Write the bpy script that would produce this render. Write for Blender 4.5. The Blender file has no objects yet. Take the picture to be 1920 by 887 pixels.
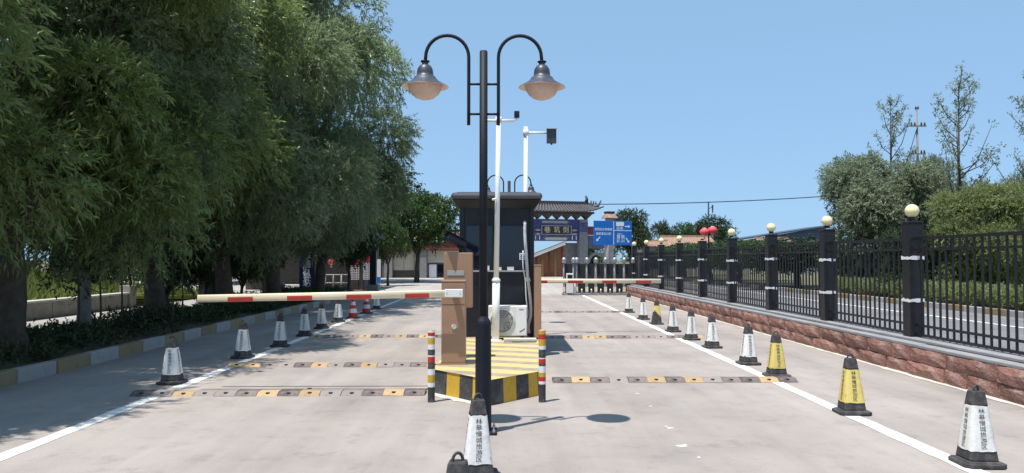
import bpy, bmesh, math, random
import numpy as np
from mathutils import Vector, Matrix, Euler

S = bpy.context.scene
COL = S.collection
R = math.radians
PI = math.pi
random.seed(7)

# ------------------------------------------------------------------ camera
CAM_H, F = 1.70, 1440.0
PITCH, YAW = 1.73, -0.836
cd = bpy.data.cameras.new('camera')
cd.sensor_width = 36.0
cd.lens = F / 1920 * 36.0
cd.clip_start = 0.05
cd.clip_end = 3000
cam = bpy.data.objects.new('camera', cd)
COL.objects.link(cam)
cam.location = (0, 0, CAM_H)
cam.rotation_euler = (R(90 + PITCH), 0, R(YAW))
S.camera = cam
CR = Euler((R(90 + PITCH), 0, R(YAW))).to_matrix()

def P(u, v, Y):
    """world point at depth Y seen at photo pixel (u, v)"""
    d = CR @ Vector(((u - 960) / F, (443.5 - v) / F, -1))
    return Vector((0, 0, CAM_H)) + d * (Y / d.y)

def G(u, v, z=0.0):
    d = CR @ Vector(((u - 960) / F, (443.5 - v) / F, -1))
    return Vector((0, 0, CAM_H)) + d * ((z - CAM_H) / d.z)

# ------------------------------------------------------------------ light
SUN_DIR = Vector((0.75, 0.67, -3.45)).normalized()
w = bpy.data.worlds.new('World')
S.world = w
w.use_nodes = True
nt = w.node_tree
bg = nt.nodes['Background']
sky = nt.nodes.new('ShaderNodeTexSky')
sky.sky_type = 'NISHITA'
sky.sun_disc = False
sky.sun_elevation = R(73.8)
sky.sun_rotation = math.atan2(-SUN_DIR.x, -SUN_DIR.y)
sky.altitude = 400
sky.air_density = 0.6
sky.dust_density = 1.0
sky.ozone_density = 3.0
# clear even summer sky: the physical gradient is evened out as in the photograph, all round
gm = nt.nodes.new('ShaderNodeGamma')
gm.inputs[1].default_value = 0.23
tint = nt.nodes.new('ShaderNodeVectorMath')
tint.operation = 'MULTIPLY'
tint.inputs[1].default_value = (2.10, 3.17, 4.26)
nt.links.new(sky.outputs[0], gm.inputs[0])
nt.links.new(gm.outputs[0], tint.inputs[0])
nt.links.new(tint.outputs[0], bg.inputs[0])
bg.inputs[1].default_value = 0.10
sl = bpy.data.lights.new('sun', 'SUN')
sl.energy = 4.2
sl.angle = R(0.53)
sl.color = (1.0, 0.955, 0.89)
so = bpy.data.objects.new('sun', sl)
COL.objects.link(so)
so.rotation_euler = SUN_DIR.to_track_quat('-Z', 'Y').to_euler()
so.location = (-20, -20, 60)
S.view_settings.view_transform = 'Standard'
S.view_settings.look = 'None'
S.view_settings.gamma = 1
S.view_settings.exposure = 0.54
S.cycles.max_bounces = 10
S.cycles.diffuse_bounces = 6
S.cycles.transmission_bounces = 8
S.cycles.transparent_max_bounces = 4

# ------------------------------------------------------------------ materials
def _n(nt, t, **kw):
    n = nt.nodes.new(t)
    for k, v in kw.items():
        setattr(n, k, v)
    return n

def M(name, col, rough=0.6, metal=0.0, var=0.15, scale=6.0, bump=0.0, bscale=60.0, spec=0.4, objvar=0.0, stain=None, stain_amt=0.0, stain_scale=3.0, coat=0.0):
    m = bpy.data.materials.new(name)
    m.use_nodes = True
    nt = m.node_tree
    b = nt.nodes['Principled BSDF']
    b.inputs['Roughness'].default_value = rough
    b.inputs['Metallic'].default_value = metal
    b.inputs['Specular IOR Level'].default_value = spec
    if coat:
        b.inputs['Coat Weight'].default_value = coat
    tc = _n(nt, 'ShaderNodeTexCoord')
    L = nt.links.new
    no = _n(nt, 'ShaderNodeTexNoise')
    no.inputs['Scale'].default_value = scale
    no.inputs['Detail'].default_value = 6
    no.inputs['Roughness'].default_value = 0.62
    L(tc.outputs['Object'], no.inputs['Vector'])
    mr = _n(nt, 'ShaderNodeMapRange')
    mr.inputs['From Min'].default_value = 0.28
    mr.inputs['From Max'].default_value = 0.72
    mr.inputs['To Min'].default_value = 1 - var
    mr.inputs['To Max'].default_value = 1 + var
    L(no.outputs['Fac'], mr.inputs['Value'])
    mx = _n(nt, 'ShaderNodeVectorMath', operation='SCALE')
    mx.inputs[0].default_value = col[:3]
    L(mr.outputs['Result'], mx.inputs['Scale'])
    out = mx.outputs['Vector']
    if objvar:
        oi = _n(nt, 'ShaderNodeObjectInfo')
        m2 = _n(nt, 'ShaderNodeMapRange')
        m2.inputs['To Min'].default_value = 1 - objvar
        m2.inputs['To Max'].default_value = 1 + objvar
        L(oi.outputs['Random'], m2.inputs['Value'])
        s2 = _n(nt, 'ShaderNodeVectorMath', operation='SCALE')
        L(out, s2.inputs[0]); L(m2.outputs['Result'], s2.inputs['Scale'])
        out = s2.outputs['Vector']
    if stain is not None:
        n3 = _n(nt, 'ShaderNodeTexNoise')
        n3.inputs['Scale'].default_value = stain_scale
        n3.inputs['Detail'].default_value = 8
        n3.inputs['Roughness'].default_value = 0.7
        L(tc.outputs['Object'], n3.inputs['Vector'])
        m3 = _n(nt, 'ShaderNodeMapRange')
        m3.inputs['From Min'].default_value = 0.48
        m3.inputs['From Max'].default_value = 0.66
        m3.inputs['To Max'].default_value = stain_amt
        L(n3.outputs['Fac'], m3.inputs['Value'])
        mm = _n(nt, 'ShaderNodeMix', data_type='RGBA')
        L(m3.outputs['Result'], mm.inputs['Factor'])
        L(out, mm.inputs['A'])
        mm.inputs['B'].default_value = (*stain, 1)
        out = mm.outputs['Result']
    L(out, b.inputs['Base Color'])
    if bump:
        n2 = _n(nt, 'ShaderNodeTexNoise')
        n2.inputs['Scale'].default_value = bscale
        n2.inputs['Detail'].default_value = 5
        L(tc.outputs['Object'], n2.inputs['Vector'])
        bp = _n(nt, 'ShaderNodeBump')
        bp.inputs['Strength'].default_value = bump
        bp.inputs['Distance'].default_value = 0.02
        L(n2.outputs['Fac'], bp.inputs['Height'])
        L(bp.outputs['Normal'], b.inputs['Normal'])
    return m

def leaf_mat(name, dark, light, trans=0.3, rough=0.45, clump=0.6, spec=0.35):
    m = bpy.data.materials.new(name)
    m.use_nodes = True
    nt = m.node_tree
    L = nt.links.new
    b = nt.nodes['Principled BSDF']
    o = nt.nodes['Material Output']
    g = _n(nt, 'ShaderNodeNewGeometry')
    tc = _n(nt, 'ShaderNodeTexCoord')
    no = _n(nt, 'ShaderNodeTexNoise')
    no.inputs['Scale'].default_value = clump
    no.inputs['Detail'].default_value = 3
    L(tc.outputs['Object'], no.inputs['Vector'])
    a = _n(nt, 'ShaderNodeMath', operation='MULTIPLY_ADD')
    L(g.outputs['Random Per Island'], a.inputs[0])
    a.inputs[1].default_value = 0.6
    mr = _n(nt, 'ShaderNodeMapRange')
    mr.inputs['From Min'].default_value = 0.3
    mr.inputs['From Max'].default_value = 0.7
    mr.inputs['To Min'].default_value = -0.1
    mr.inputs['To Max'].default_value = 0.5
    L(no.outputs['Fac'], mr.inputs['Value'])
    L(mr.outputs['Result'], a.inputs[2])
    mx = _n(nt, 'ShaderNodeMix', data_type='RGBA')
    mx.clamp_factor = True
    L(a.outputs[0], mx.inputs['Factor'])
    mx.inputs['A'].default_value = (*dark, 1)
    mx.inputs['B'].default_value = (*light, 1)
    L(mx.outputs['Result'], b.inputs['Base Color'])
    b.inputs['Roughness'].default_value = rough
    b.inputs['Specular IOR Level'].default_value = spec
    t = _n(nt, 'ShaderNodeBsdfTranslucent')
    L(mx.outputs['Result'], t.inputs['Color'])
    ms = _n(nt, 'ShaderNodeMixShader')
    ms.inputs[0].default_value = trans
    L(b.outputs[0], ms.inputs[1]); L(t.outputs[0], ms.inputs[2])
    L(ms.outputs[0], o.inputs['Surface'])
    return m

def road_mat(name, col, crack=0.5, tracks=()):
    m = bpy.data.materials.new(name)
    m.use_nodes = True
    nt = m.node_tree
    L = nt.links.new
    b = nt.nodes['Principled BSDF']
    tc = _n(nt, 'ShaderNodeTexCoord')
    def noise(sc, det=5, ro=0.6, src=None, st=None):
        n = _n(nt, 'ShaderNodeTexNoise')
        n.inputs['Scale'].default_value = sc
        n.inputs['Detail'].default_value = det
        n.inputs['Roughness'].default_value = ro
        if st:
            mp = _n(nt, 'ShaderNodeMapping')
            mp.inputs['Scale'].default_value = st
            L(tc.outputs['Object'], mp.inputs['Vector'])
            L(mp.outputs['Vector'], n.inputs['Vector'])
        else:
            L(tc.outputs['Object'], n.inputs['Vector'])
        return n.outputs['Fac']
    def rng(v, a, c, lo, hi):
        r = _n(nt, 'ShaderNodeMapRange')
        r.inputs['From Min'].default_value = a
        r.inputs['From Max'].default_value = c
        r.inputs['To Min'].default_value = lo
        r.inputs['To Max'].default_value = hi
        L(v, r.inputs['Value'])
        return r.outputs['Result']
    def mul(x, y):
        k = _n(nt, 'ShaderNodeMath', operation='MULTIPLY')
        L(x, k.inputs[0]); L(y, k.inputs[1])
        return k.outputs[0]
    big = rng(noise(0.35, 6, 0.65), 0.3, 0.7, 0.80, 1.14)
    streak = rng(noise(1.0, 5, 0.6, st=(1.5, 0.07, 1)), 0.3, 0.7, 0.82, 1.10)
    grain = rng(noise(70, 3, 0.7), 0.25, 0.75, 0.82, 1.16)
    blot = rng(noise(2.6, 8, 0.72), 0.54, 0.72, 1.0, 0.74)
    f = mul(mul(mul(big, streak), grain), blot)
    spots = rng(noise(14, 4, 0.6), 0.70, 0.76, 1.0, 0.78)
    f = mul(f, spots)
    # thin cracks
    vo = _n(nt, 'ShaderNodeTexVoronoi', feature='DISTANCE_TO_EDGE')
    vo.inputs['Scale'].default_value = 0.33
    wn = _n(nt, 'ShaderNodeTexNoise')
    wn.inputs['Scale'].default_value = 1.3
    wn.inputs['Detail'].default_value = 5
    L(tc.outputs['Object'], wn.inputs['Vector'])
    vs = _n(nt, 'ShaderNodeVectorMath', operation='MULTIPLY_ADD')
    L(wn.outputs['Color'], vs.inputs[0])
    vs.inputs[1].default_value = (1.4, 1.4, 0)
    L(tc.outputs['Object'], vs.inputs[2])
    L(vs.outputs['Vector'], vo.inputs['Vector'])
    ck = rng(vo.outputs['Distance'], 0.0, 0.006, 1 - crack * 0.45, 1.0)
    f = mul(f, ck)
    vm = _n(nt, 'ShaderNodeVectorMath', operation='SCALE')
    vm.inputs[0].default_value = col
    L(f, vm.inputs['Scale'])
    # warm dust
    d = rng(noise(0.7, 6, 0.7), 0.45, 0.7, 0.0, 0.35)
    mm = _n(nt, 'ShaderNodeMix', data_type='RGBA')
    L(d, mm.inputs['Factor'])
    L(vm.outputs['Vector'], mm.inputs['A'])
    mm.inputs['B'].default_value = (col[0] * 1.12, col[1] * 1.04, col[2] * 0.92, 1)
    L(mm.outputs['Result'], b.inputs['Base Color'])
    b.inputs['Roughness'].default_value = 0.85
    b.inputs['Specular IOR Level'].default_value = 0.25
    bp = _n(nt, 'ShaderNodeBump')
    bp.inputs['Strength'].default_value = 0.35
    bp.inputs['Distance'].default_value = 0.01
    L(noise(110, 3, 0.7), bp.inputs['Height'])
    L(bp.outputs['Normal'], b.inputs['Normal'])
    return m

def paint_mat(name, col, under, amt=0.5):
    """worn road paint: chips of the surface beneath show through"""
    return M(name, col, rough=0.75, var=0.1, scale=5, stain=under, stain_amt=amt, stain_scale=9, bump=0.2, bscale=90, spec=0.25)

ROADC = (0.340, 0.303, 0.280)
MT = dict(
    road=road_mat('worn_concrete_road', ROADC, 0.10),
    plaza=road_mat('pale_plaza', (0.40, 0.37, 0.345), 0.1),
    road2=road_mat('grey_asphalt', (0.20, 0.195, 0.20), 0.05),
    path=road_mat('paved_path', (0.36, 0.345, 0.33), 0.1),
    soil=M('soil', (0.085, 0.062, 0.042), 0.95, var=0.4, scale=3, bump=0.6, bscale=14),
    land=M('dry_land', (0.12, 0.115, 0.06), 0.95, var=0.4, scale=0.3),
    line=paint_mat('white_line', (0.80, 0.79, 0.76), (0.38, 0.36, 0.35), 0.7),
    kerb_w=M('kerb_white', (0.35, 0.34, 0.325), 0.85, var=0.2, scale=5, objvar=0.12, stain=(0.22, 0.20, 0.18), stain_amt=0.6, stain_scale=5, bump=0.3, bscale=40),
    kerb_y=M('kerb_yellow', (0.28, 0.205, 0.105), 0.85, var=0.2, scale=5, objvar=0.12, stain=(0.24, 0.20, 0.16), stain_amt=0.65, stain_scale=5, bump=0.3, bscale=40),
    black_metal=M('black_metal', (0.011, 0.013, 0.020), 0.6, metal=0.0, var=0.2, scale=10, spec=0.25, bump=0.04, bscale=120),
    fence=M('fence_black', (0.013, 0.013, 0.017), 0.42, var=0.3, scale=9, spec=0.4, stain=(0.05, 0.045, 0.042), stain_amt=0.3, stain_scale=14),
    globe=M('globe_glass', (0.86, 0.76, 0.44), 0.25, var=0.06, scale=9, spec=0.5, stain=(0.55, 0.45, 0.25), stain_amt=0.3, stain_scale=12),
    tape=M('white_tape', (0.82, 0.82, 0.83), 0.55, var=0.15, scale=20, bump=0.5, bscale=60),
    stone=M('red_sandstone', (0.270, 0.135, 0.108), 0.92, var=0.3, scale=7, objvar=0.30, stain=(0.40, 0.28, 0.24), stain_amt=0.75, stain_scale=5, bump=0.9, bscale=30),
    mortar=M('mortar', (0.33, 0.27, 0.24), 0.95, var=0.3, scale=9, bump=0.6, bscale=40),
    cap=M('concrete_cap', (0.27, 0.27, 0.28), 0.85, var=0.2, scale=3, stain=(0.24, 0.23, 0.22), stain_amt=0.6, stain_scale=5, bump=0.3, bscale=50),
    cone_black=M('cone_rubber', (0.050, 0.047, 0.049), 0.7, var=0.3, scale=14, stain=(0.16, 0.145, 0.13), stain_amt=0.5, stain_scale=11, spec=0.3),
    cover_w=M('cover_white', (0.76, 0.745, 0.71), 0.6, var=0.08, scale=6, stain=(0.56, 0.53, 0.47), stain_amt=0.45, stain_scale=7, bump=0.25, bscale=16, objvar=0.05),
    cover_y=M('cover_yellow', (0.72, 0.57, 0.18), 0.6, var=0.08, scale=6, stain=(0.55, 0.44, 0.20), stain_amt=0.35, stain_scale=7, bump=0.25, bscale=16),
    ink=M('black_ink', (0.025, 0.025, 0.027), 0.7, var=0.3, scale=40),
    red=M('red_paint', (0.55, 0.03, 0.025), 0.5, var=0.2, scale=14),
    white=M('white_paint', (0.80, 0.80, 0.79), 0.45, var=0.06, scale=6, stain=(0.55, 0.53, 0.49), stain_amt=0.3, stain_scale=6),
    boom=M('boom_cream', (0.80, 0.69, 0.49), 0.32, var=0.1, scale=3, coat=0.2),
    boom_red=M('boom_red', (0.62, 0.05, 0.035), 0.32, var=0.12, scale=6, coat=0.2),
    brown=M('brown_steel', (0.36, 0.215, 0.135), 0.42, var=0.08, scale=2.5, stain=(0.26, 0.16, 0.10), stain_amt=0.3, stain_scale=4, bump=0.03, bscale=200),
    yellow=M('island_yellow', (0.62, 0.38, 0.035), 0.7, var=0.2, scale=6, stain=(0.30, 0.20, 0.07), stain_amt=0.55, stain_scale=6, bump=0.3, bscale=50),
    island_black=M('island_black', (0.05, 0.049, 0.05), 0.75, var=0.3, scale=7, stain=(0.20, 0.19, 0.17), stain_amt=0.45, stain_scale=8, bump=0.3, bscale=50),
    bump_y=M('bump_yellow', (0.45, 0.31, 0.165), 0.8, var=0.25, scale=8, objvar=0.18, stain=(0.30, 0.23, 0.17), stain_amt=0.75, stain_scale=9, bump=0.4, bscale=60),
    bump_k=M('bump_black', (0.14, 0.11, 0.105), 0.8, var=0.3, scale=8, objvar=0.25, stain=(0.30, 0.25, 0.23), stain_amt=0.6, stain_scale=9, bump=0.4, bscale=60),
    bump_p=M('bump_worn', (0.27, 0.23, 0.21), 0.85, var=0.2, scale=8, objvar=0.15, stain=(0.24, 0.19, 0.18), stain_amt=0.6, stain_scale=9, bump=0.4, bscale=60),
    booth=M('booth_dark', (0.008, 0.010, 0.017), 0.35, var=0.25, scale=3, spec=0.4, stain=(0.022, 0.023, 0.026), stain_amt=0.5, stain_scale=3),
    booth_roof=M('booth_roof', (0.085, 0.088, 0.098), 0.35, var=0.12, scale=3, spec=0.5),
    glass=M('tinted_glass', (0.008, 0.013, 0.026), 0.05, var=0.2, scale=1, spec=0.6),
    alu=M('aluminium', (0.45, 0.46, 0.48), 0.35, metal=0.6, var=0.1, scale=8),
    ac=M('ac_white', (0.72, 0.72, 0.69), 0.5, var=0.08, scale=5, stain=(0.5, 0.47, 0.42), stain_amt=0.35, stain_scale=5),
    dark=M('dark_gap', (0.02, 0.02, 0.022), 0.8, var=0.2),
    steel=M('stainless', (0.40, 0.40, 0.42), 0.4, metal=0.6, var=0.1, scale=12),
    hose=M('hose_white', (0.62, 0.62, 0.62), 0.6, var=0.2, scale=16, bump=0.4, bscale=50),
    bowl=M('lamp_bowl', (0.60, 0.43, 0.33), 0.3, var=0.12, scale=8, spec=0.5, stain=(0.42, 0.30, 0.24), stain_amt=0.4, stain_scale=9),
    shade=M('lamp_shade', (0.05, 0.055, 0.075), 0.42, var=0.25, scale=12, spec=0.5),
    shade_in=M('lamp_reflector', (0.66, 0.52, 0.45), 0.4, var=0.1, scale=9),
    sign=M('sign_blue', (0.015, 0.16, 0.52), 0.4, var=0.08, scale=1.5),
    sign_w=M('sign_white', (0.80, 0.83, 0.86), 0.4, var=0.05),
    grey=M('grey_stone', (0.22, 0.215, 0.22), 0.8, var=0.2, scale=4, bump=0.2, bscale=30),
    grey_l=M('grey_pale', (0.38, 0.37, 0.36), 0.8, var=0.15, scale=4),
    gblue=M('painted_beam', (0.075, 0.085, 0.20), 0.65, var=0.5, scale=3.5, stain=(0.22, 0.20, 0.24), stain_amt=0.5, stain_scale=4),
    gblue2=M('painted_blue', (0.055, 0.065, 0.19), 0.6, var=0.3, scale=6),
    tile=M('grey_tile', (0.062, 0.058, 0.064), 0.8, var=0.3, scale=6),
    tile2=M('grey_tile_ridge', (0.115, 0.105, 0.115), 0.8, var=0.3, scale=6),
    timber=M('dark_timber', (0.07, 0.06, 0.05), 0.8, var=0.3, scale=5),
    gold=M('gold_letter', (0.68, 0.55, 0.33), 0.45, metal=0.2, var=0.1),
    plaque=M('plaque', (0.03, 0.034, 0.036), 0.5, var=0.2),
    brick_red=M('maroon', (0.20, 0.045, 0.04), 0.75, var=0.2, scale=4),
    beige=M('beige_wall', (0.50, 0.46, 0.37), 0.85, var=0.1, scale=1.5, stain=(0.38, 0.35, 0.28), stain_amt=0.4, stain_scale=2),
    rtile=M('clay_tile', (0.36, 0.235, 0.175), 0.85, var=0.25, scale=3, stain=(0.22, 0.16, 0.13), stain_amt=0.5, stain_scale=4),
    wood=M('brown_column', (0.30, 0.16, 0.085), 0.7, var=0.2, scale=4),
    navy=M('navy_board', (0.028, 0.03, 0.12), 0.6, var=0.12, scale=3),
    lantern=M('red_silk', (0.72, 0.09, 0.11), 0.55, var=0.12, scale=8),
    shed=M('blue_shed_roof', (0.08, 0.10, 0.15), 0.55, var=0.12, scale=1),
    bark=M('bark', (0.085, 0.066, 0.05), 0.95, var=0.4, scale=6, bump=1.0, bscale=18),
    bark_pale=M('limewashed_bark', (0.22, 0.21, 0.19), 0.95, var=0.4, scale=6, bump=1.0, bscale=18),
    lw_wall=M('parapet', (0.26, 0.25, 0.22), 0.9, var=0.2, scale=2.5, stain=(0.14, 0.135, 0.12), stain_amt=0.6, stain_scale=4, bump=0.3, bscale=40),
    lw_cap=M('parapet_cap', (0.52, 0.50, 0.45), 0.9, var=0.15, scale=4),
    cable=M('cable', (0.02, 0.02, 0.022), 0.6, var=0.1),
    pole_grey=M('concrete_pole', (0.22, 0.21, 0.20), 0.9, var=0.15, scale=3),
    willow=leaf_mat('willow_leaf', (0.110, 0.160, 0.064), (0.340, 0.415, 0.225), 0.55, 0.36, spec=0.55),
    willow_young=leaf_mat('young_willow_leaf', (0.110, 0.165, 0.042), (0.340, 0.420, 0.155), 0.55, 0.36, spec=0.5),
    willow2=leaf_mat('silver_willow_leaf', (0.145, 0.185, 0.105), (0.310, 0.360, 0.235), 0.46, 0.4),
    broad=leaf_mat('broad_leaf', (0.030, 0.066, 0.016), (0.085, 0.150, 0.034), 0.3, 0.42),
    darkleaf=leaf_mat('dark_leaf', (0.022, 0.042, 0.016), (0.060, 0.095, 0.034), 0.25, 0.5),
    yellowleaf=leaf_mat('yellow_green_leaf', (0.150, 0.185, 0.060), (0.310, 0.345, 0.150), 0.46, 0.45),
    grass=leaf_mat('wild_grass', (0.110, 0.155, 0.030), (0.260, 0.290, 0.085), 0.35, 0.6, clump=0.35),
    cover_leaf=leaf_mat('ground_cover_leaf', (0.030, 0.052, 0.018), (0.085, 0.115, 0.045), 0.25, 0.5, clump=1.2),
)

def island_top_mat():
    m = bpy.data.materials.new('island_top_stripes')
    m.use_nodes = True
    nt = m.node_tree
    L = nt.links.new
    b = nt.nodes['Principled BSDF']
    tc = _n(nt, 'ShaderNodeTexCoord')
    dn = _n(nt, 'ShaderNodeTexNoise')
    dn.inputs['Scale'].default_value = 3
    L(tc.outputs['Object'], dn.inputs['Vector'])
    sp = _n(nt, 'ShaderNodeSeparateXYZ')
    L(tc.outputs['Object'], sp.inputs[0])
    a = _n(nt, 'ShaderNodeMath', operation='MULTIPLY_ADD')
    L(sp.outputs['X'], a.inputs[0]); a.inputs[1].default_value = 0.38; L(sp.outputs['Y'], a.inputs[2])
    a2 = _n(nt, 'ShaderNodeMath', operation='MULTIPLY_ADD')
    L(dn.outputs['Fac'], a2.inputs[0]); a2.inputs[1].default_value = 0.08; L(a.outputs[0], a2.inputs[2])
    fr = _n(nt, 'ShaderNodeMath', operation='FRACT')
    sc = _n(nt, 'ShaderNodeMath', operation='MULTIPLY')
    L(a2.outputs[0], sc.inputs[0]); sc.inputs[1].default_value = 1 / 0.60
    L(sc.outputs[0], fr.inputs[0])
    gt = _n(nt, 'ShaderNodeMath', operation='GREATER_THAN')
    L(fr.outputs[0], gt.inputs[0]); gt.inputs[1].default_value = 0.52
    mx = _n(nt, 'ShaderNodeMix', data_type='RGBA')
    L(gt.outputs[0], mx.inputs['Factor'])
    mx.inputs['A'].default_value = (0.60, 0.44, 0.15, 1)
    mx.inputs['B'].default_value = (0.27, 0.225, 0.17, 1)
    wn = _n(nt, 'ShaderNodeTexNoise')
    wn.inputs['Scale'].default_value = 5; wn.inputs['Detail'].default_value = 8; wn.inputs['Roughness'].default_value = 0.7
    L(tc.outputs['Object'], wn.inputs['Vector'])
    r = _n(nt, 'ShaderNodeMapRange')
    r.inputs['From Min'].default_value = 0.42; r.inputs['From Max'].default_value = 0.62
    r.inputs['To Max'].default_value = 0.6
    L(wn.outputs['Fac'], r.inputs['Value'])
    m2 = _n(nt, 'ShaderNodeMix', data_type='RGBA')
    L(r.outputs['Result'], m2.inputs['Factor']); L(mx.outputs['Result'], m2.inputs['A'])
    m2.inputs['B'].default_value = (0.46, 0.38, 0.25, 1)
    L(m2.outputs['Result'], b.inputs['Base Color'])
    b.inputs['Roughness'].default_value = 0.85
    return m
MT['island_top'] = island_top_mat()

# ------------------------------------------------------------------ mesh helpers
class MB:
    def __init__(s):
        s.v = []; s.f = []; s.m = []; s.sm = []
    def add(s, vs, fs, mi=0, smooth=False):
        o = len(s.v)
        s.v += [tuple(x) for x in vs]
        for f in fs:
            s.f.append([i + o for i in f]); s.m.append(mi); s.sm.append(smooth)
        return s
    def box(s, c, d, rz=0.0, mi=0, rot=None):
        x, y, z = d[0] / 2, d[1] / 2, d[2] / 2
        vs = [Vector(p) for p in ((-x, -y, -z), (x, -y, -z), (x, y, -z), (-x, y, -z), (-x, -y, z), (x, -y, z), (x, y, z), (-x, y, z))]
        mt = rot if rot is not None else Matrix.Rotation(rz, 3, 'Z')
        vs = [mt @ p + Vector(c) for p in vs]
        return s.add(vs, [(0, 3, 2, 1), (4, 5, 6, 7), (0, 1, 5, 4), (1, 2, 6, 5), (2, 3, 7, 6), (3, 0, 4, 7)], mi)
    def bb(s, a, b, mi=0):
        return s.box([(a[i] + b[i]) / 2 for i in range(3)], [abs(b[i] - a[i]) for i in range(3)], 0, mi)
    def tube(s, pts, rad, n=10, mi=0, cap=True, smooth=True):
        pts = [Vector(p) for p in pts]
        if not hasattr(rad, '__len__'):
            rad = [rad] * len(pts)
        t0 = (pts[1] - pts[0]).normalized()
        ref = Vector((1, 0, 0)) if abs(t0.x) < 0.9 else Vector((0, 1, 0))
        u = t0.cross(ref).normalized()
        vs = []
        for i, p in enumerate(pts):
            if i == 0: t = pts[1] - pts[0]
            elif i == len(pts) - 1: t = pts[-1] - pts[-2]
            else: t = pts[i + 1] - pts[i - 1]
            t = t.normalized()
            u = (u - t * u.dot(t)).normalized()
            v = t.cross(u)
            for k in range(n):
                a = 2 * PI * k / n
                vs.append(p + (u * math.cos(a) + v * math.sin(a)) * rad[i])
        fs = []
        for i in range(len(pts) - 1):
            for k in range(n):
                k2 = (k + 1) % n
                fs.append((i * n + k, i * n + k2, (i + 1) * n + k2, (i + 1) * n + k))
        s.add(vs, fs, mi, smooth)
        if cap:
            b = len(s.v) - len(vs)
            s.f.append([b + k for k in reversed(range(n))]); s.m.append(mi); s.sm.append(False)
            s.f.append([b + (len(pts) - 1) * n + k for k in range(n)]); s.m.append(mi); s.sm.append(False)
        return s
    def lathe(s, prof, c=(0, 0, 0), n=20, mi=0, smooth=True):
        vs = []; fs = []
        for r, z in prof:
            for k in range(n):
                a = 2 * PI * k / n
                vs.append((c[0] + r * math.cos(a), c[1] + r * math.sin(a), c[2] + z))
        for i in range(len(prof) - 1):
            for k in range(n):
                k2 = (k + 1) % n
                fs.append((i * n + k, i * n + k2, (i + 1) * n + k2, (i + 1) * n + k))
        return s.add(vs, fs, mi, smooth)
    def sphere(s, c, r, n=16, mi=0, sz=1.0):
        prof = [(max(1e-4, r * math.sin(PI * i / (n // 2))), -r * sz * math.cos(PI * i / (n // 2))) for i in range(n // 2 + 1)]
        return s.lathe(prof, c, n, mi)
    def prism(s, poly, z0, z1, mi=0, mtop=None, mside=None):
        n = len(poly)
        vs = [(x, y, z0) for x, y in poly] + [(x, y, z1) for x, y in poly]
        s.add(vs, [tuple(reversed(range(n)))], mi)
        o = len(s.v) - 2 * n
        s.f.append([o + n + k for k in range(n)]); s.m.append(mi if mtop is None else mtop); s.sm.append(False)
        for k in range(n):
            k2 = (k + 1) % n
            s.f.append([o + k, o + k2, o + n + k2, o + n + k]); s.m.append(mi if mside is None else mside); s.sm.append(False)
        return s
    def frustum(s, c, wb, wt, z0, z1, mi=0):
        x, y = c[:2]
        vs = [(x - wb, y - wb, z0), (x + wb, y - wb, z0), (x + wb, y + wb, z0), (x - wb, y + wb, z0),
              (x - wt, y - wt, z1), (x + wt, y - wt, z1), (x + wt, y + wt, z1), (x - wt, y + wt, z1)]
        return s.add(vs, [(0, 3, 2, 1), (4, 5, 6, 7), (0, 1, 5, 4), (1, 2, 6, 5), (2, 3, 7, 6), (3, 0, 4, 7)], mi)
    def mesh(s, name, mats, bevel=0.0, seg=2):
        me = bpy.data.meshes.new(name)
        me.from_pydata(s.v, [], s.f)
        for m in (mats if isinstance(mats, (list, tuple)) else [mats]):
            me.materials.append(MT[m] if isinstance(m, str) else m)
        me.polygons.foreach_set('material_index', s.m)
        me.polygons.foreach_set('use_smooth', s.sm)
        if bevel:
            bm = bmesh.new(); bm.from_mesh(me)
            ed = [e for e in bm.edges if len(e.link_faces) == 2 and e.calc_face_angle(0) > 0.6]
            bmesh.ops.bevel(bm, geom=ed, offset=bevel, segments=seg, affect='EDGES', profile=0.5)
            bm.to_mesh(me); bm.free()
        me.update()
        return me

def put(name, me, parent=None, loc=(0, 0, 0), rot=(0, 0, 0), scale=(1, 1, 1)):
    o = bpy.data.objects.new(name, me)
    COL.objects.link(o)
    o.location = loc; o.rotation_euler = rot; o.scale = scale
    if parent is not None:
        o.parent = parent
    return o

def tag(o, label=None, cat=None, group=None, kind=None):
    if label: o['label'] = label
    if cat: o['category'] = cat
    if group: o['group'] = group
    if kind: o['kind'] = kind
    return o

def thing(name, label, cat, loc=(0, 0, 0), rz=0.0, group=None):
    o = put(name, None, None, loc, (0, 0, rz))
    return tag(o, label, cat, group)

def struct(name, me):
    return tag(put(name, me), kind='structure')

def part(t, name, mb, mats, bevel=0.0, **kw):
    return put(name, mb.mesh(name, mats, bevel), t, **kw)

def dup(root, loc, rz, label=None, group=None, scale=None):
    r = root.copy(); COL.objects.link(r)
    r.location = loc; r.rotation_euler = (0, 0, rz)
    if scale: r.scale = scale
    if label: r['label'] = label
    if group: r['group'] = group
    for ch in list(root.children):
        c = ch.copy(); COL.objects.link(c); c.parent = r
        for g in list(ch.children):
            d = g.copy(); COL.objects.link(d); d.parent = c
    return r

_tx = {}
def text_mesh(body, size, mat, bold=0.012, line=1.0, align='CENTER', ext=0.0):
    key = (body, size, mat, bold, line, align)
    if key in _tx: return _tx[key]
    cu = bpy.data.curves.new('lettering', 'FONT')
    cu.body = body; cu.size = size; cu.align_x = align; cu.align_y = 'CENTER'
    cu.offset = bold * size; cu.space_line = line; cu.extrude = ext
    cu.resolution_u = 2
    o = bpy.data.objects.new('lettering', cu)
    COL.objects.link(o)
    dg = bpy.context.evaluated_depsgraph_get(); dg.update()
    me = bpy.data.meshes.new_from_object(o.evaluated_get(dg))
    bpy.data.objects.remove(o)
    me.name = 'lettering'
    me.materials.clear(); me.materials.append(MT[mat])
    _tx[key] = me
    return me

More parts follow.
